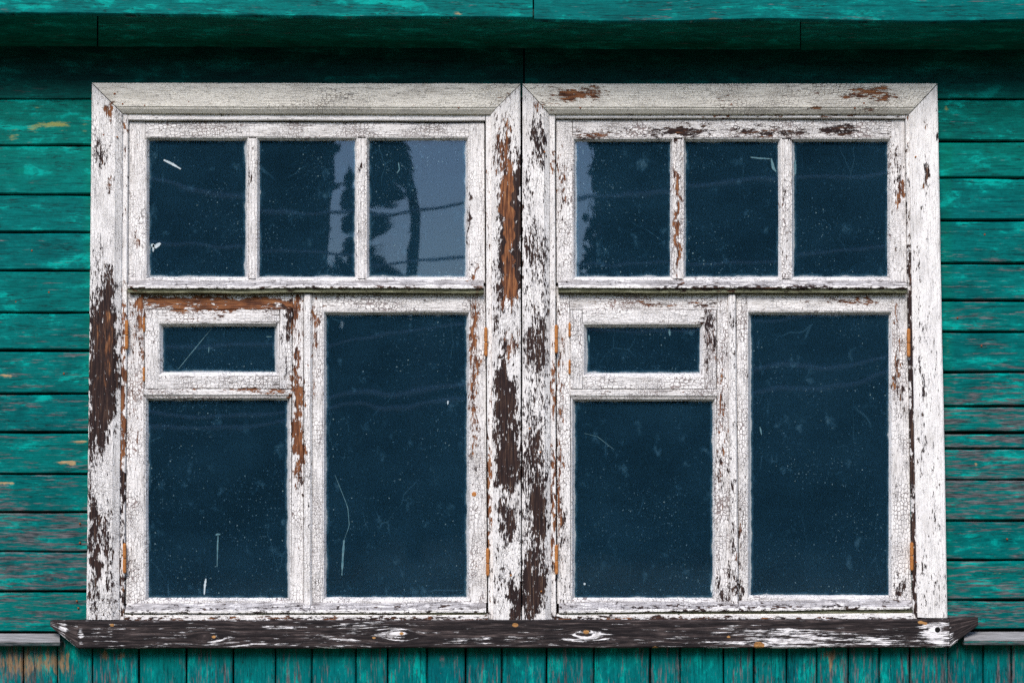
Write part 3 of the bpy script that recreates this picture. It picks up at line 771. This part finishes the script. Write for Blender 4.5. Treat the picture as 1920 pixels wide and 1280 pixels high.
def sill_poly():
    # one plank with both lower corners sawn off at a slant: three butted lengths share the same top and bottom
    sill.board([(94, 1163), (146, 1163), (146, 1215.5), (94.5, 1174)], -.042, -.004, 'h', None, .0025, 2.5, sill_field, .0004, lift=0)
    sill.board([(146, 1163), (1780, 1160), (1780, 1213.5), (146, 1215.5)], -.042, -.004, 'h', [(0, .003), (.05, 0), (.95, 0), (1, .004)], .0025, 2.5, sill_field, .0006, knots=SK, lift=.0004)
    sill.board([(1780.6, 1159), (1834, 1157), (1834, 1172), (1780.6, 1213.5)], -.041, -.004, 'h', None, .0025, 2.5, sill_field, .0004, lift=0)
sill_poly()
so_ = sill.build('window_sill', SILL)
tag(so_, 'long dark weathered sill plank with flaked white paint and knots under both windows', 'window sill')

# ------------------------------------------------------------------ windows
def hinge(par, x, y0, y1, yd, r=3.3, lean=0.0):
    mb = MB()
    ym = .5 * (y0 + y1) + random.uniform(-2, 3)
    k = r * .0015
    for a, b in ((y0, ym - .7), (ym + .7, y1)):
        p0, p1 = P(x + lean * (a - y0), a, yd), P(x + lean * (b - y0), b, yd)
        n = 7
        pts = [p0 + (p1 - p0) * t for t in (0, .03, .08, .5, .92, .97, 1)]
        mb.tube(pts, [k * .75, k * .95, k, k, k, k * .95, k * .8], 12)
    pin = P(x, y0 - 1.5, yd)
    mb.tube([pin, P(x + lean * (y1 - y0), y1 + 1.2, yd)], k * .55, 8)
    # leaf plate let into the joint behind the barrel
    mb.board([(x - r * .5, y0 + 2), (x + r * .5, y0 + 2), (x + r * .5, y1 - 2), (x - r * .5, y1 - 2)], yd + k * .6, yd + .02, 'v', [(0, 0), (1, 0)], wobble=0, lift=0)
    return mb.build('hinge', RUST, par)

def nail(par, x, y, yd, r=2.2, mat=None):
    mb = MB()
    p = P(x, y, yd)
    mb.tube([p + (0, .004, 0), p + (0, -.0003, 0), p + (0, -.0012, 0)], [r * .0015, r * .0015, r * .0009], 10)
    return mb.build('nail', mat or NAIL, par)

def pane(par, q, y=.014, smears=()):
    """one sheet of glass; q: TL, TR, BR, BL"""
    c = [P(a, b, y) for a, b in q]
    _seed[0] += 1
    s = _seed[0] * 3.71
    th = np.array((0, .003, 0))
    V = np.array(c + [p + th for p in c])
    W = .5 * (np.linalg.norm(c[1] - c[0]) + np.linalg.norm(c[2] - c[3])); H = .5 * (np.linalg.norm(c[3] - c[0]) + np.linalg.norm(c[2] - c[1]))
    gc4 = [(0, H, s), (W, H, s), (W, 0, s), (0, 0, s)]
    F = [(0, 3, 2, 1), (4, 5, 6, 7), (0, 1, 5, 4), (1, 2, 6, 5), (2, 3, 7, 6), (3, 0, 4, 7)]
    mats = [0, 1, 1, 1, 1, 1]
    gcs = gc4 + gc4
    verts = V.tolist()
    for pts, wid, *soft in smears:                       # dribbles of paint dried on the glass
        r = random.Random(int(pts[0][0] * 7))
        n = 14
        P3 = []
        for i in range(n + 1):
            t = i / n * (len(pts) - 1)
            k = min(int(t), len(pts) - 2); f = t - k
            P3.append((pts[k][0] * (1 - f) + pts[k + 1][0] * f, pts[k][1] * (1 - f) + pts[k + 1][1] * f))
        b0 = len(verts)
        for i, (sx, sy) in enumerate(P3):
            j = min(i + 1, n); h = max(i - 1, 0)
            dx, dy = P3[j][0] - P3[h][0], P3[j][1] - P3[h][1]
            l = math.hypot(dx, dy) or 1
            ww = wid * (.35 + .65 * math.sin(math.pi * min(1, .08 + i / n * .9)) + r.uniform(-.22, .22))
            for e in (-1, 1):
                pt = P(sx - dy / l * ww * e, sy + dx / l * ww * e, y - .0006)
                verts.append(pt.tolist()); gcs.append((pt[0], pt[2], s))
        for i in range(n):
            a = b0 + 2 * i
            F.append((a, a + 1, a + 3, a + 2)); mats.append(3 if soft else 2)
    me = bpy.data.meshes.new('pane')
    me.from_pydata(verts, [], F)
    me.attributes.new('gc', 'FLOAT_VECTOR', 'POINT').data.foreach_set('vector', np.array(gcs, np.float32).ravel())
    me.attributes.new('gs', 'FLOAT_VECTOR', 'POINT').data.foreach_set('vector', np.array([(W, H, 0)] * len(verts), np.float32).ravel())
    for m in (GLASS, CLEAR, SMEAR, FAINT): me.materials.append(m)
    me.polygons.foreach_set('material_index', mats)
    me.update()
    o = bpy.data.objects.new('pane', me); COL.objects.link(o)
    o.parent = par
    return o

def beads(mb, q, wdt, yf, yg, field):
    """mitred glazing beads sloping from the sash face (yf) to the glass (yg) round the opening q (outer corners)"""
    (x0, y0), (x1, y1), (x2, y2), (x3, y3) = q
    w = wdt
    inn = [(x0 + w, y0 + w), (x1 - w, y1 + w), (x2 - w, y2 - w), (x3 + w, y3 - w)]
    d = yg - yf
    sl = [(0, 0.0005), (.30, .001), (.45, .003), (1, d)]
    rs = [(1 - a, b) for a, b in sl[::-1]]
    kw = dict(field=field, wobble=.0004, lift=0, step=3)
    mb.board([q[0], q[1], inn[1], inn[0]], yf, yg + .004, 'h', sl, **kw)
    mb.board([inn[3], inn[2], q[2], q[3]], yf, yg + .004, 'h', rs, **kw)
    mb.board([q[0], inn[0], inn[3], q[3]], yf, yg + .004, 'v', sl, **kw)
    mb.board([inn[1], q[1], q[2], inn[2]], yf, yg + .004, 'v', rs, **kw)

YC, YS, YA = -.036, -.016, -.004            # faces of casing, frame strip and sash
YG = .014                                   # glass

def rect(x0, y0, x1, y1): return [(x0, y0), (x1, y0), (x1, y1), (x0, y1)]

def drip(par, q, y=YA):
    mb = MB()
    prof = [(0, .001), (.10, -.006), (.42, -.024), (.52, -.028), (.66, -.028), (.69, -.021), (.96, -.020), (1, -.010)]
    mb.board(q, y, y + .02, 'h', prof, field=f_drip, step=2.5, wobble=.0010, lift=.0006,
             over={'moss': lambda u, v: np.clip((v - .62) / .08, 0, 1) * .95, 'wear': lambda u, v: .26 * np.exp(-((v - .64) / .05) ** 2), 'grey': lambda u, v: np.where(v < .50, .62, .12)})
    return mb.build('drip_rail', WHITE, par)

def make_window(W):
    t = thing('window', W['label'], 'window', P(.5 * (W['ol'][0] + W['or_'][0]), 1160, YC), 'twin peeling windows')
    ol, or_ = W['ol'], W['or_']             # x of the outer casing edge at top and bottom
    il, ir = W['il'], W['ir']               # x of the inner casing edge at top and bottom
    yt, yi, yb = W['yt'], W['yi'], W['yb']
    cw = [(0, .003), (.05, 0), (.80, 0), (.84, .003), (1, .013)]
    cwr = [(1 - a, b) for a, b in cw[::-1]]
    mb = MB()
    hd = [(0, .003), (.04, 0), (.80, 0), (.83, .003), (.87, .0035), (1, .013)]
    mb.board([(ol[0], yt[0]), (or_[0], yt[1]), (ir[0], yi[1]), (il[0], yi[0])], YC, .0, 'h', hd, field=W['fhead'], step=3, over={'tone': lambda u, v: .9 + 0 * u})  # tone: warm tint painted in for the weaker sky light under the eaves
    hc = mb.build('head_casing', WHITE, t)
    for (a0, b0, a1, b1, pr, fld, far) in (((ol[0] + .2, yt[0] + 2.2), (il[0] - .4, yi[0] + 1.4), (il[1], yb[0]), (ol[1], yb[0]), cw, W['fl'], False), ((ir[0] + .4, yi[1] + 1.4), (or_[0] - .2, yt[1] + 2.2), (or_[1], yb[1]), (ir[1], yb[1]), cwr, W['fr'], True)):
        mb = MB()
        mb.board([a0, b0, a1, b1], YC + .0008, .0, 'v', pr, field=fld, step=3)
        sc = mb.build('side_casing', WHITE, t)
        for (nx, ny, nr, m) in W['nails_r' if far else 'nails_l']: nail(sc, nx, ny, YC, nr, m)
    for (nx, ny, nr) in W['nails_h']: nail(hc, nx, ny, YC, nr)
    # fixed frame
    gl, gr = W['gl'], W['gr']               # joint between frame and sash at top and bottom
    mb = MB()
    mb.board([(il[0] - 1, yi[0] - 2), (gl[0] - 1.2, yi[0] - 2), (gl[1] - 1.2, 1162), (il[1] - 1, 1162)], YS, .05, 'v', None, .002, field=f_strip, step=3)
    mb.board([(gr[0] + 1.2, yi[1] - 2), (ir[0] + 1, yi[1] - 2), (ir[1] + 1, 1162), (gr[1] + 1.2, 1162)], YS, .05, 'v', None, .002, field=f_strip, step=3)
    mb.board([(gl[0] - .4, yi[0] - 2), (gr[0] + .4, yi[1] - 2), (gr[0] + .4, W['yh'][1]), (gl[0] - .4, W['yh'][0])], YS + .001, .05, 'h', None, .002, field=f_strip, step=3)
    mb.board([(gl[1] - .4, 1152), (gr[1] + .4, W['ybs']), (gr[1] + .4, 1163), (gl[1] - .4, 1165)], YS - .012, .05, 'h', None, .002, field=f_strip, step=3,
             over={'moss': lambda u, v: .12 + 0 * u, 'grey': lambda u, v: .1 + 0 * u})
    mb.board([(gl[0] - .4, 536), (gr[0] + .4, 536), (gr[0] + .6, 556), (gl[0] - .4, 556)], .006, .05, 'h', None, .002, field=f_strip)
    mb.board([(gl[0] - .4, 222), (gl[0] + 8, 222), (gl[1] + 8, 1155), (gl[1] - .4, 1155)], .034, .05, 'v', None, .002, field=f_gap_shade, step=20)
    mb.board([(gr[0] - 8, 222), (gr[0] + .4, 222), (gr[1] + .4, 1155), (gr[1] - 8, 1155)], .034, .05, 'v', None, .002, field=f_gap_shade, step=20)
    mb.build('window_frame', WHITE, t)
    # upper sash with three lights
    def lx(y): return gl[0] + (gl[1] - gl[0]) * (y - 225) / 930.0
    def rx(y): return gr[0] + (gr[1] - gr[0]) * (y - 225) / 930.0
    ys, pt, pb = W['ys'], W['pt'], W['pb']
    X = W['lights']
    mb = MB()
    a = 6.5
    mb.board([(lx(228) + 1, ys[0]), (X[0][0] - a, ys[0]), (X[0][0] - a, 530), (lx(530) + 1, 530)], YA, .03, 'v', None, .0018, field=f_sash_soft, step=3)
    mb.board([(X[-1][1] + a, ys[1]), (rx(228) - 1, ys[1]), (rx(530) - 1, 530), (X[-1][1] + a, 530)], YA, .03, 'v', None, .0018, field=f_sash_soft, step=3)
    mb.board([(X[0][0] - a + .5, ys[0]), (X[-1][1] + a - .5, ys[1]), (X[-1][1] + a - .5, pt - a), (X[0][0] - a + .5, pt - a)], YA + .0006, .03, 'h', None, .0012, field=f_sash, step=3)
    mb.board([(X[0][0] - a + .5, pb + 5), (X[-1][1] + a - .5, pb + 5), (X[-1][1] + a - .5, 534), (X[0][0] - a + .5, 534)], YA + .0006, .03, 'h', None, .0012, field=f_sash_soft, step=3)
    for i, (x0, x1) in enumerate(X):
        l = x0 - a if i == 0 else x0 - 5; r = x1 + a if i == len(X) - 1 else x1 + 5
        beads(mb, [(l, pt - a), (r, pt - a), (r, pb + 5.5), (l, pb + 5.5)], 5.5, YA + .001, YG - .002, f_sash_soft)
    us_ = mb.build('upper_sash', WHITE, t)
    for i in range(len(X) - 1):
        mb = MB()
        mb.board([(X[i][1] + 4.5, pt - 4), (X[i + 1][0] - 4.5, pt - 4), (X[i + 1][0] - 4.5, pb + 3), (X[i][1] + 4.5, pb + 3)], YA - .001, .02, 'v', [(0, .005), (.3, .0005), (.42, .002), (.58, .002), (.7, .0005), (1, .005)], field=f_sash_soft, step=2.5)
        mb.build('glazing_bar', WHITE, us_)
    for (x0, x1), sm in zip(X, W['smears_u']):
        pane(us_, rect(x0 - 3, pt - 3, x1 + 3, pb + 3), YG, sm)
    drip(us_, [(lx(526) + 4, 525), (rx(526) - 4, 525.5), (rx(548) - 4, 550.5), (lx(548) + 4, 550)])
    # casement leaf with the small vent
    V_ = W['vent']; L1 = W['leaf1']; L2 = W['leaf2']
    m0, m1 = W['mid']                        # joint between the two leaves, top and bottom
    ylo = 1131
    mb = MB()
    b = 6.0
    mb.board([(lx(552) + 1, 552), (V_['x0'] - .8, 552), (L1['x0'] - b, ylo), (lx(ylo) + 1, ylo)], YA, .03, 'v', None, .0018, field=f_sash, step=3)
    mb.board([(V_['x1'] + .8, 552), (m0 - 14, 552), (m1 - 14, ylo), (L1['x1'] + b, ylo)], YA, .03, 'v', None, .0018, field=f_sash, step=3)
    mb.board([(V_['x0'] - .4, 552), (V_['x1'] + .4, 552), (V_['x1'] + .4, V_['y0'] - .8), (V_['x0'] - .4, V_['y0'] - .8)], YA + .0007, .03, 'h', None, .0015, field=f_sash, step=3)
    mb.board([(V_['x0'] - .4, V_['y1'] + .8), (V_['x1'] + .4, V_['y1'] + .8), (L1['x1'] + b, L1['y0'] - 5), (L1['x0'] - b, L1['y0'] - 5)], YA - .003, .03, 'h', [(0, .002), (.15, 0), (.7, 0), (1, .006)], field=f_sash, step=2.5)
    mb.board([(L1['x0'] - b + .4, L1['y1'] + 5), (L1['x1'] + b - .4, L1['y1'] + 5), (L1['x1'] + b - .4, 1140), (L1['x0'] - b + .4, 1140)], YA + .0007, .03, 'h', None, .0012, field=f_sash_soft, step=3)
    beads(mb, [(L1['x0'] - b, L1['y0'] - 5), (L1['x1'] + b, L1['y0'] - 5), (L1['x1'] + b, L1['y1'] + 5.5), (L1['x0'] - b, L1['y1'] + 5.5)], 5.5, YA + .001, YG - .002, f_sash)
    lf = mb.build('casement_leaf', WHITE, t)
    pane(lf, rect(L1['x0'] - 3, L1['y0'] - 3, L1['x1'] + 3, L1['y1'] + 3), YG, W['smears_1'])
    mb = MB()
    mb.board([(m0 - 13.4, 552), (m0 + 1.5, 552), (m1 + 1.5, 1134), (m1 - 13.4, 1134)], YA - .010, .0, 'v', [(0, .006), (.2, .0005), (.8, 0), (1, .007)], field=f_sash_soft, step=3)
    mb.build('meeting_strip', WHITE, lf)
    drip(lf, [(lx(1128) + 4, W['yd'][0]), (m1 - .5, W['yd'][1]), (m1 - .5, W['yd'][1] + 26.5), (lx(1150) + 4, W['yd'][0] + 26.5)])
    for h in W['h1']: hinge(lf, *h)
    # vent
    mb = MB()
    x0, x1, y0, y1 = V_['x0'] + .4, V_['x1'] - .4, V_['y0'], V_['y1']
    p0, p1, q0, q1 = V_['px0'], V_['px1'], V_['py0'], V_['py1']
    c = 8.0
    yv = YA - .004
    mb.board([(x0, y0), (p0 - c, y0), (p0 - c, y1), (x0, y1)], yv, .025, 'v', None, .0018, field=f_sash_soft, step=2.5)
    mb.board([(p1 + c, y0), (x1, y0), (x1, y1), (p1 + c, y1)], yv, .025, 'v', None, .0018, field=f_sash, step=2.5)
    mb.board([(p0 - c + .5, y0), (p1 + c - .5, y0), (p1 + c - .5, q0 - c), (p0 - c + .5, q0 - c)], yv + .0006, .025, 'h', None, .0012, field=f_sash_soft, step=2.5)
    mb.board([(p0 - c + .5, q1 + c), (p1 + c - .5, q1 + c), (p1 + c - .5, y1), (p0 - c + .5, y1)], yv + .0006, .025, 'h', None, .0012, field=f_sash, step=2.5)
    beads(mb, [(p0 - c, q0 - c), (p1 + c, q0 - c), (p1 + c, q1 + c), (p0 - c, q1 + c)], 7.5, yv + .001, YG - .004, f_sash_soft)
    vt = mb.build('vent_sash', WHITE, t)
    pane(vt, rect(p0 - 3, q0 - 3, p1 + 3, q1 + 3), YG - .002, W['smears_v'])
    for h in W['hv']: hinge(vt, *h)
    # second leaf
    mb = MB()
    mb.board([(m0 + 2.2, 552), (L2['x0'] - b, 552), (L2['x0'] - b, ylo - 2), (m1 + 2.2, ylo - 2)], YA, .03, 'v', None, .0018, field=f_sash, step=3)
    mb.board([(L2['x1'] + b, 552), (rx(552) - 1, 552), (rx(ylo) - 1, ylo - 2), (L2['x1'] + b, ylo - 2)], YA, .03, 'v', None, .0018, field=f_sash, step=3)
    mb.board([(L2['x0'] - b + .4, 552), (L2['x1'] + b - .4, 552), (L2['x1'] + b - .4, L2['y0'] - 7), (L2['x0'] - b + .4, L2['y0'] - 7)], YA + .0007, .03, 'h', None, .0012, field=f_sash_soft, step=3)
    mb.board([(L2['x0'] - b + .4, L2['y1'] + 5), (L2['x1'] + b - .4, L2['y1'] + 5), (L2['x1'] + b - .4, 1138), (L2['x0'] - b + .4, 1138)], YA + .0007, .03, 'h', None, .0012, field=f_sash_soft, step=3)
    beads(mb, [(L2['x0'] - b, L2['y0'] - 7), (L2['x1'] + b, L2['y0'] - 7), (L2['x1'] + b, L2['y1'] + 5.5), (L2['x0'] - b, L2['y1'] + 5.5)], 5.5, YA + .001, YG - .002, f_sash_soft)
    l2 = mb.build('casement_leaf', WHITE, t)
    pane(l2, rect(L2['x0'] - 3, L2['y0'] - 3, L2['x1'] + 3, L2['y1'] + 3), YG, W['smears_2'])
    drip(l2, [(m1 + .5, W['yd'][1]), (rx(1128) - 3, W['yd'][2]), (rx(1150) - 3, W['yd'][2] + 26.5), (m1 + .5, W['yd'][1] + 26.5)])
    for h in W['h2']: hinge(l2, *h)
    for (nx, ny, nr, m) in W['nails_s']: nail(l2, nx, ny, YA, nr, m)
    return t

YH = YS - .004
make_window(dict(
    label='window at left, grey sky mirrored in its upper panes, brown rot down its outer casing', ol=(172, 161.5), or_=(976, 977), il=(228, 221), ir=(920, 924),
    yt=(155, 157), yi=(210.5, 212), yb=(1161, 1162), fhead=f_head_l, fl=f_casing, fr=f_casing,
    gl=(241, 234), gr=(909, 914.5), yh=(225, 226.5), ybs=1152, ys=(228.5, 231), pt=263, pb=519,
    lights=[(279, 461), (485, 666), (691, 873)],
    vent=dict(x0=270.5, x1=548.5, y0=580.5, y1=728, px0=304, px1=516, py0=612, py1=697),
    leaf1=dict(x0=277, x1=540, y0=749, y1=1121), leaf2=dict(x0=611, x1=876, y0=590, y1=1120), mid=(583, 583),
    yd=(1129, 1129.5, 1129), h1=[(237.5, 601, 654, YH), (233.5, 1019, 1073, YH)], h2=[(911, 615, 667, YH), (914.5, 1028, 1078, YH)],
    hv=[(270, 596, 621, YA - .006, 2.2), (269.5, 689, 714, YA - .006, 2.2)],
    nails_h=[(215, 176, 2.0), (230, 195, 1.6), (271, 198, 1.4), (354, 191, 1.7), (550, 200, 1.6), (775, 198, 1.4), (860, 202, 1.6)],
    nails_l=[(194, 253, 1.6, NAIL), (220, 257, 1.4, RUST)], nails_r=[(958, 1078, 1.7, RUST)], nails_s=[(889, 926, 4.6, RUST)],
    smears_u=[[([(307, 300), (322, 307), (339, 317)], 2.2), ([(283, 459), (292, 462), (301, 456)], 3.6), ([(288, 458), (287, 472)], 2.0)], [], [([(747, 305), (749, 318), (744, 325)], 1.0, 1)]],
    smears_1=[([(386, 1084), (384, 1098), (383, 1114)], 2.0), ([(409, 1002), (408, 1020), (407, 1062)], 1.3, 1), ([(404, 1002), (413, 1001)], 2.0, 1)],
    smears_2=[([(628, 890), (652, 950), (655, 985), (645, 1012)], .6, 1), ([(645, 1012), (643, 1040), (641, 1078)], 2.0, 1), ([(840, 751), (839.5, 758)], 1.3)],
    smears_v=[([(334, 692), (360, 660), (398, 614)], .55, 1), ([(392, 650), (391, 661)], .8, 1), ([(499, 631), (510, 631)], .7, 1)]))
make_window(dict(
    label='window at right, orange bare patches on its head casing, chipped top rail', ol=(979.5, 979), or_=(1758, 1777), il=(1029.5, 1033), ir=(1706, 1722),
    yt=(157, 156.5), yi=(211.5, 212), yb=(1162, 1157.5), fhead=f_head_r, fl=f_casing, fr=f_rcas,
    gl=(1042, 1044), gr=(1697, 1711), yh=(221.5, 222), ybs=1149, ys=(225, 225), pt=265, pb=519,
    lights=[(1080, 1258), (1285, 1461), (1488, 1665)],
    vent=dict(x0=1069, x1=1344, y0=581, y1=728.5, px0=1100, px1=1313, py0=613, py1=699),
    leaf1=dict(x0=1077, x1=1337, y0=751, y1=1121), leaf2=dict(x0=1407, x1=1668, y0=590, y1=1116), mid=(1379, 1384),
    yd=(1129, 1126, 1122), h1=[(1043, 610, 661, YH), (1043.5, 1022, 1075, YH)], h2=[(1703.5, 617, 668, YH), (1709.5, 1017, 1068, YH)],
    hv=[(1068, 606, 630, YA - .006, 2.2), (1068, 676, 700, YA - .006, 2.2)],
    nails_h=[(1371, 196, 1.8), (1620, 194, 1.7), (1088, 202, 1.7), (1603, 203, 1.5)],
    nails_l=[(1021, 285, 1.7, RUST), (993, 803, 1.7, RUST), (1013, 847, 1.7, RUST), (1015, 1108, 1.7, RUST)], nails_r=[(1717, 294, 1.6, RUST), (1718, 1053, 1.4, NAIL)], nails_s=[],
    smears_u=[[], [([(1407, 295), (1425, 297), (1446, 298)], 1.4, 1), ([(1446, 297), (1450, 315), (1455, 322)], 2.4, 1)], [([(1491, 300), (1491, 327)], 2.0, 1)]],
    smears_1=[([(1095, 812), (1120, 818), (1152, 843)], .35, 1), ([(1334, 1096), (1334, 1110)], 1.6), ([(1096, 1092), (1096, 1096)], 2.2)],
    smears_2=[([(1425, 800), (1428, 815)], 1.2, 1)],
    smears_v=[([(1104, 628), (1105, 641)], 1.5, 1), ([(1255, 617), (1256, 629)], 2.0, 1)]))

# ------------------------------------------------------------------ the room behind the glass
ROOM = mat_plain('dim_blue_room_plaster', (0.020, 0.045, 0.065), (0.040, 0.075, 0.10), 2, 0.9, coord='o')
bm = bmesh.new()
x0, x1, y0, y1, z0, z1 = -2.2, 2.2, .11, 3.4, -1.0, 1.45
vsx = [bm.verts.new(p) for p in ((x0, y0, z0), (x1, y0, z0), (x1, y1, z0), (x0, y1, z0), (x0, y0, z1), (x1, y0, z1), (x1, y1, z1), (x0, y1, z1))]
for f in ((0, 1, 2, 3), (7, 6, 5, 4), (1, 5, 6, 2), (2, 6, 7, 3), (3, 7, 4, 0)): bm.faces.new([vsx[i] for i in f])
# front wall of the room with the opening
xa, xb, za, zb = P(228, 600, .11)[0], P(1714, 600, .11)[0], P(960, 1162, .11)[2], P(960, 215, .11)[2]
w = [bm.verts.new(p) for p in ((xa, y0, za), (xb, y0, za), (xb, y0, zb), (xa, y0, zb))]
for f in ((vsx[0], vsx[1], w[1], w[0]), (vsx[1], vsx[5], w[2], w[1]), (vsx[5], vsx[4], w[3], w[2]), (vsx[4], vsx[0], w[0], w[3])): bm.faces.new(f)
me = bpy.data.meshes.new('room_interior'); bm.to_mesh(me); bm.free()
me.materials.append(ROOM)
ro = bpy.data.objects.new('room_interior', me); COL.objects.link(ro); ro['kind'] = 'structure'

# ------------------------------------------------------------------ across the yard: what the panes mirror
def M(px, py, L):
    """point L metres in front of the wall that is mirrored at photo pixel (px, py)"""
    p = P(px, py, 2 * YG + L); p[1] = -L
    return p

LEAF = mat_plain('dark_tree_foliage', (0.004, 0.008, 0.006), (0.012, 0.020, 0.014), 0.9, 0.9, coord='o', spec=0.03)
BARK = mat_plain('grey_tree_bark', (0.02, 0.018, 0.015), (0.06, 0.05, 0.045), 6, 0.9, coord='o', spec=0.03)
def leaf_mass(centres, n, size, seed):
    r = np.random.default_rng(seed)
    V, F = [], []
    for c, rad, k in centres:
        m = int(n * k)
        d = r.normal(size=(m, 3)); d /= np.linalg.norm(d, axis=1)[:, None]
        pos = np.array(c) + d * (r.random((m, 1)) ** .45) * np.array(rad)
        for p in pos:
            a = r.normal(size=3); a /= np.linalg.norm(a)
            b = np.cross(a, r.normal(size=3)); b /= np.linalg.norm(b)
            s = size * r.uniform(.6, 1.5)
            i = len(V)
            V += [p - a * s, p - b * s * .55, p + a * s, p + b * s * .55]
            F.append((i, i + 1, i + 2, i + 3))
    return V, F
def mesh_obj(name, V, F, mat, parent=None):
    me = bpy.data.meshes.new(name)
    me.from_pydata([tuple(map(float, v)) for v in V], [], F)
    me.materials.append(mat)
    o = bpy.data.objects.new(name, me); COL.objects.link(o)
    if parent: o.parent = parent; o.matrix_parent_inverse = parent.matrix_basis.inverted()
    return o

LT = 30.0
rr = random.Random(3)
def tops(px):
    """how high the wood reaches, as mirrored: open sky only in one gap"""
    if px < 583: return -200 + 60 * math.sin(px * .013) + 40 * math.sin(px * .041)
    if px < 1088: return 575 + 10 * math.sin(px * .05)
    if px < 1122: return 520 - (px - 1088) * 11
    return -200 + 60 * math.sin(px * .011) + 40 * math.sin(px * .037)
cen = []
for px in range(-1700, 3700, 22):
    top = tops(px)
    p = M(px + rr.uniform(-4, 4), top + 26, LT + rr.uniform(-1, 2))
    nb = (24 if 540 < px < 620 or 1080 < px < 1160 else 7) if top < 500 else 2
    for i in range(nb):
        cen.append(((p[0] + rr.uniform(-.2, .2), p[1] + rr.uniform(-.4, .4), p[2] - .55 * i), (.32, .8, .45), 1.0))
V, F = leaf_mass(cen, 22, .16, 5)
tl = mesh_obj('treeline', V, F, LEAF)
# the wood is deep: its solid dark inside stands behind the leaves
bm = bmesh.new()
edge = [M(px, tops(px + 26 if px < 800 else px - 26) + 16 + rr.uniform(-10, 14), LT + 4) for px in range(-6000, 7500, 9)]
rows = [[bm.verts.new((p[0], p[1], GZ)), bm.verts.new(tuple(p)), bm.verts.new((p[0], p[1] - 5, p[2])), bm.verts.new((p[0], p[1] - 5, GZ))] for p in edge]
for a, b in zip(rows[:-1], rows[1:]):
    for k in range(4): bm.faces.new((a[k], a[(k + 1) % 4], b[(k + 1) % 4], b[k]))
core = bpy.data.meshes.new('core'); bm.to_mesh(core); bm.free()
bm = bmesh.new(); bm.from_mesh(tl.data); bm.from_mesh(core); bm.to_mesh(tl.data); bm.free()
bpy.data.meshes.remove(core)
tag(tl, 'dark wood across the yard, mirrored in the window panes', 'trees', None, 'stuff')

# one slender leaning tree in the gap
tr = thing('slender_tree', 'slender leaning tree mirrored against the pale sky in the upper panes', 'tree', M(745, 1060, 24))
mb = MB()
tp = [M(*q, 24) for q in ((775, 1100), (774, 560), (768, 490), (752, 400), (730, 330), (712, 285), (694, 180))]
mb.tube(tp, [.13, .12, .115, .10, .085, .07, .05], 10)
mb.tube([M(772, 540, 24), M(712, 500, 23.8), M(676, 430, 23.6), M(650, 370, 23.4), M(640, 320, 23.2)], [.08, .07, .06, .05, .03], 8)
mb.build('trunk', BARK, tr)
cc = []
for (qx, qy, s, k) in ((698, 300, .20, 1), (712, 265, .26, 1), (720, 300, .20, 1), (700, 350, .16, .9), (694, 410, .14, .9), (692, 470, .14, .9), (694, 520, .2, 1), (700, 560, .35, 1), (752, 420, .07, .7), (764, 470, .08, .7), (735, 350, .09, .8),
                    (705, 220, .3, 1), (690, 170, .4, 1), (652, 420, .13, .8), (646, 370, .12, .8), (660, 470, .13, .8), (668, 510, .16, .9), (642, 330, .08, .6), (630, 545, .3, 1)):
    cc.append((tuple(M(qx, qy, 24)), (s, s, s * 1.5), k * (.3 + s * 5)))
V, F = leaf_mass(cc, 210, .07, 8)
mesh_obj('crown', V, F, LEAF, tr)

WIRE = mat_plain('grey_cable_sheath', (0.58, 0.57, 0.60), (0.68, 0.67, 0.70), 3, 0.5, coord='o')
wires = [
    ('upper overhead cable mirrored in the tall upper panes', [(-700, 230), (280, 338), (460, 385), (640, 398), (900, 385), (1300, 352), (1700, 330), (2700, 240)], .020),
    ('second overhead cable, mirrored low in the upper panes', [(-700, 380), (280, 448), (470, 452), (620, 490), (900, 498), (1290, 488), (1460, 478), (2700, 360)], .018),
    ('overhead cable mirrored near the top of the wide lower panes', [(-700, 600), (310, 660), (610, 650), (740, 628), (880, 612), (1400, 610), (1700, 590), (2700, 500)], .018),
    ('upper of the two close cables mirrored below the small vents', [(-700, 700), (280, 765), (420, 776), (610, 757), (740, 737), (880, 719), (1410, 707), (1550, 683), (1670, 673), (2700, 560)], .022),
    ('lower of the two close cables mirrored below the small vents', [(-700, 740), (280, 790), (420, 796), (610, 779), (740, 760), (880, 742), (1410, 742), (1550, 719), (1670, 703), (2700, 600)], .022),
]
def smooth(pts, n=60):
    pts = np.array(pts, float); x = np.linspace(pts[0, 0], pts[-1, 0], n * 4)
    y = np.interp(x, pts[:, 0], pts[:, 1])
    k = np.ones(17) / 17
    y = np.convolve(np.pad(y, 8, mode='edge'), k, 'valid')
    return list(zip(x, y))
for lab, pts, rad in wires:
    mb = MB()
    mb.tube([M(a, b, 14.0) for a, b in smooth(pts)], rad, 6)
    o = mb.build('overhead_cable', WIRE)
    tag(o, lab, 'cable', 'overhead cables')
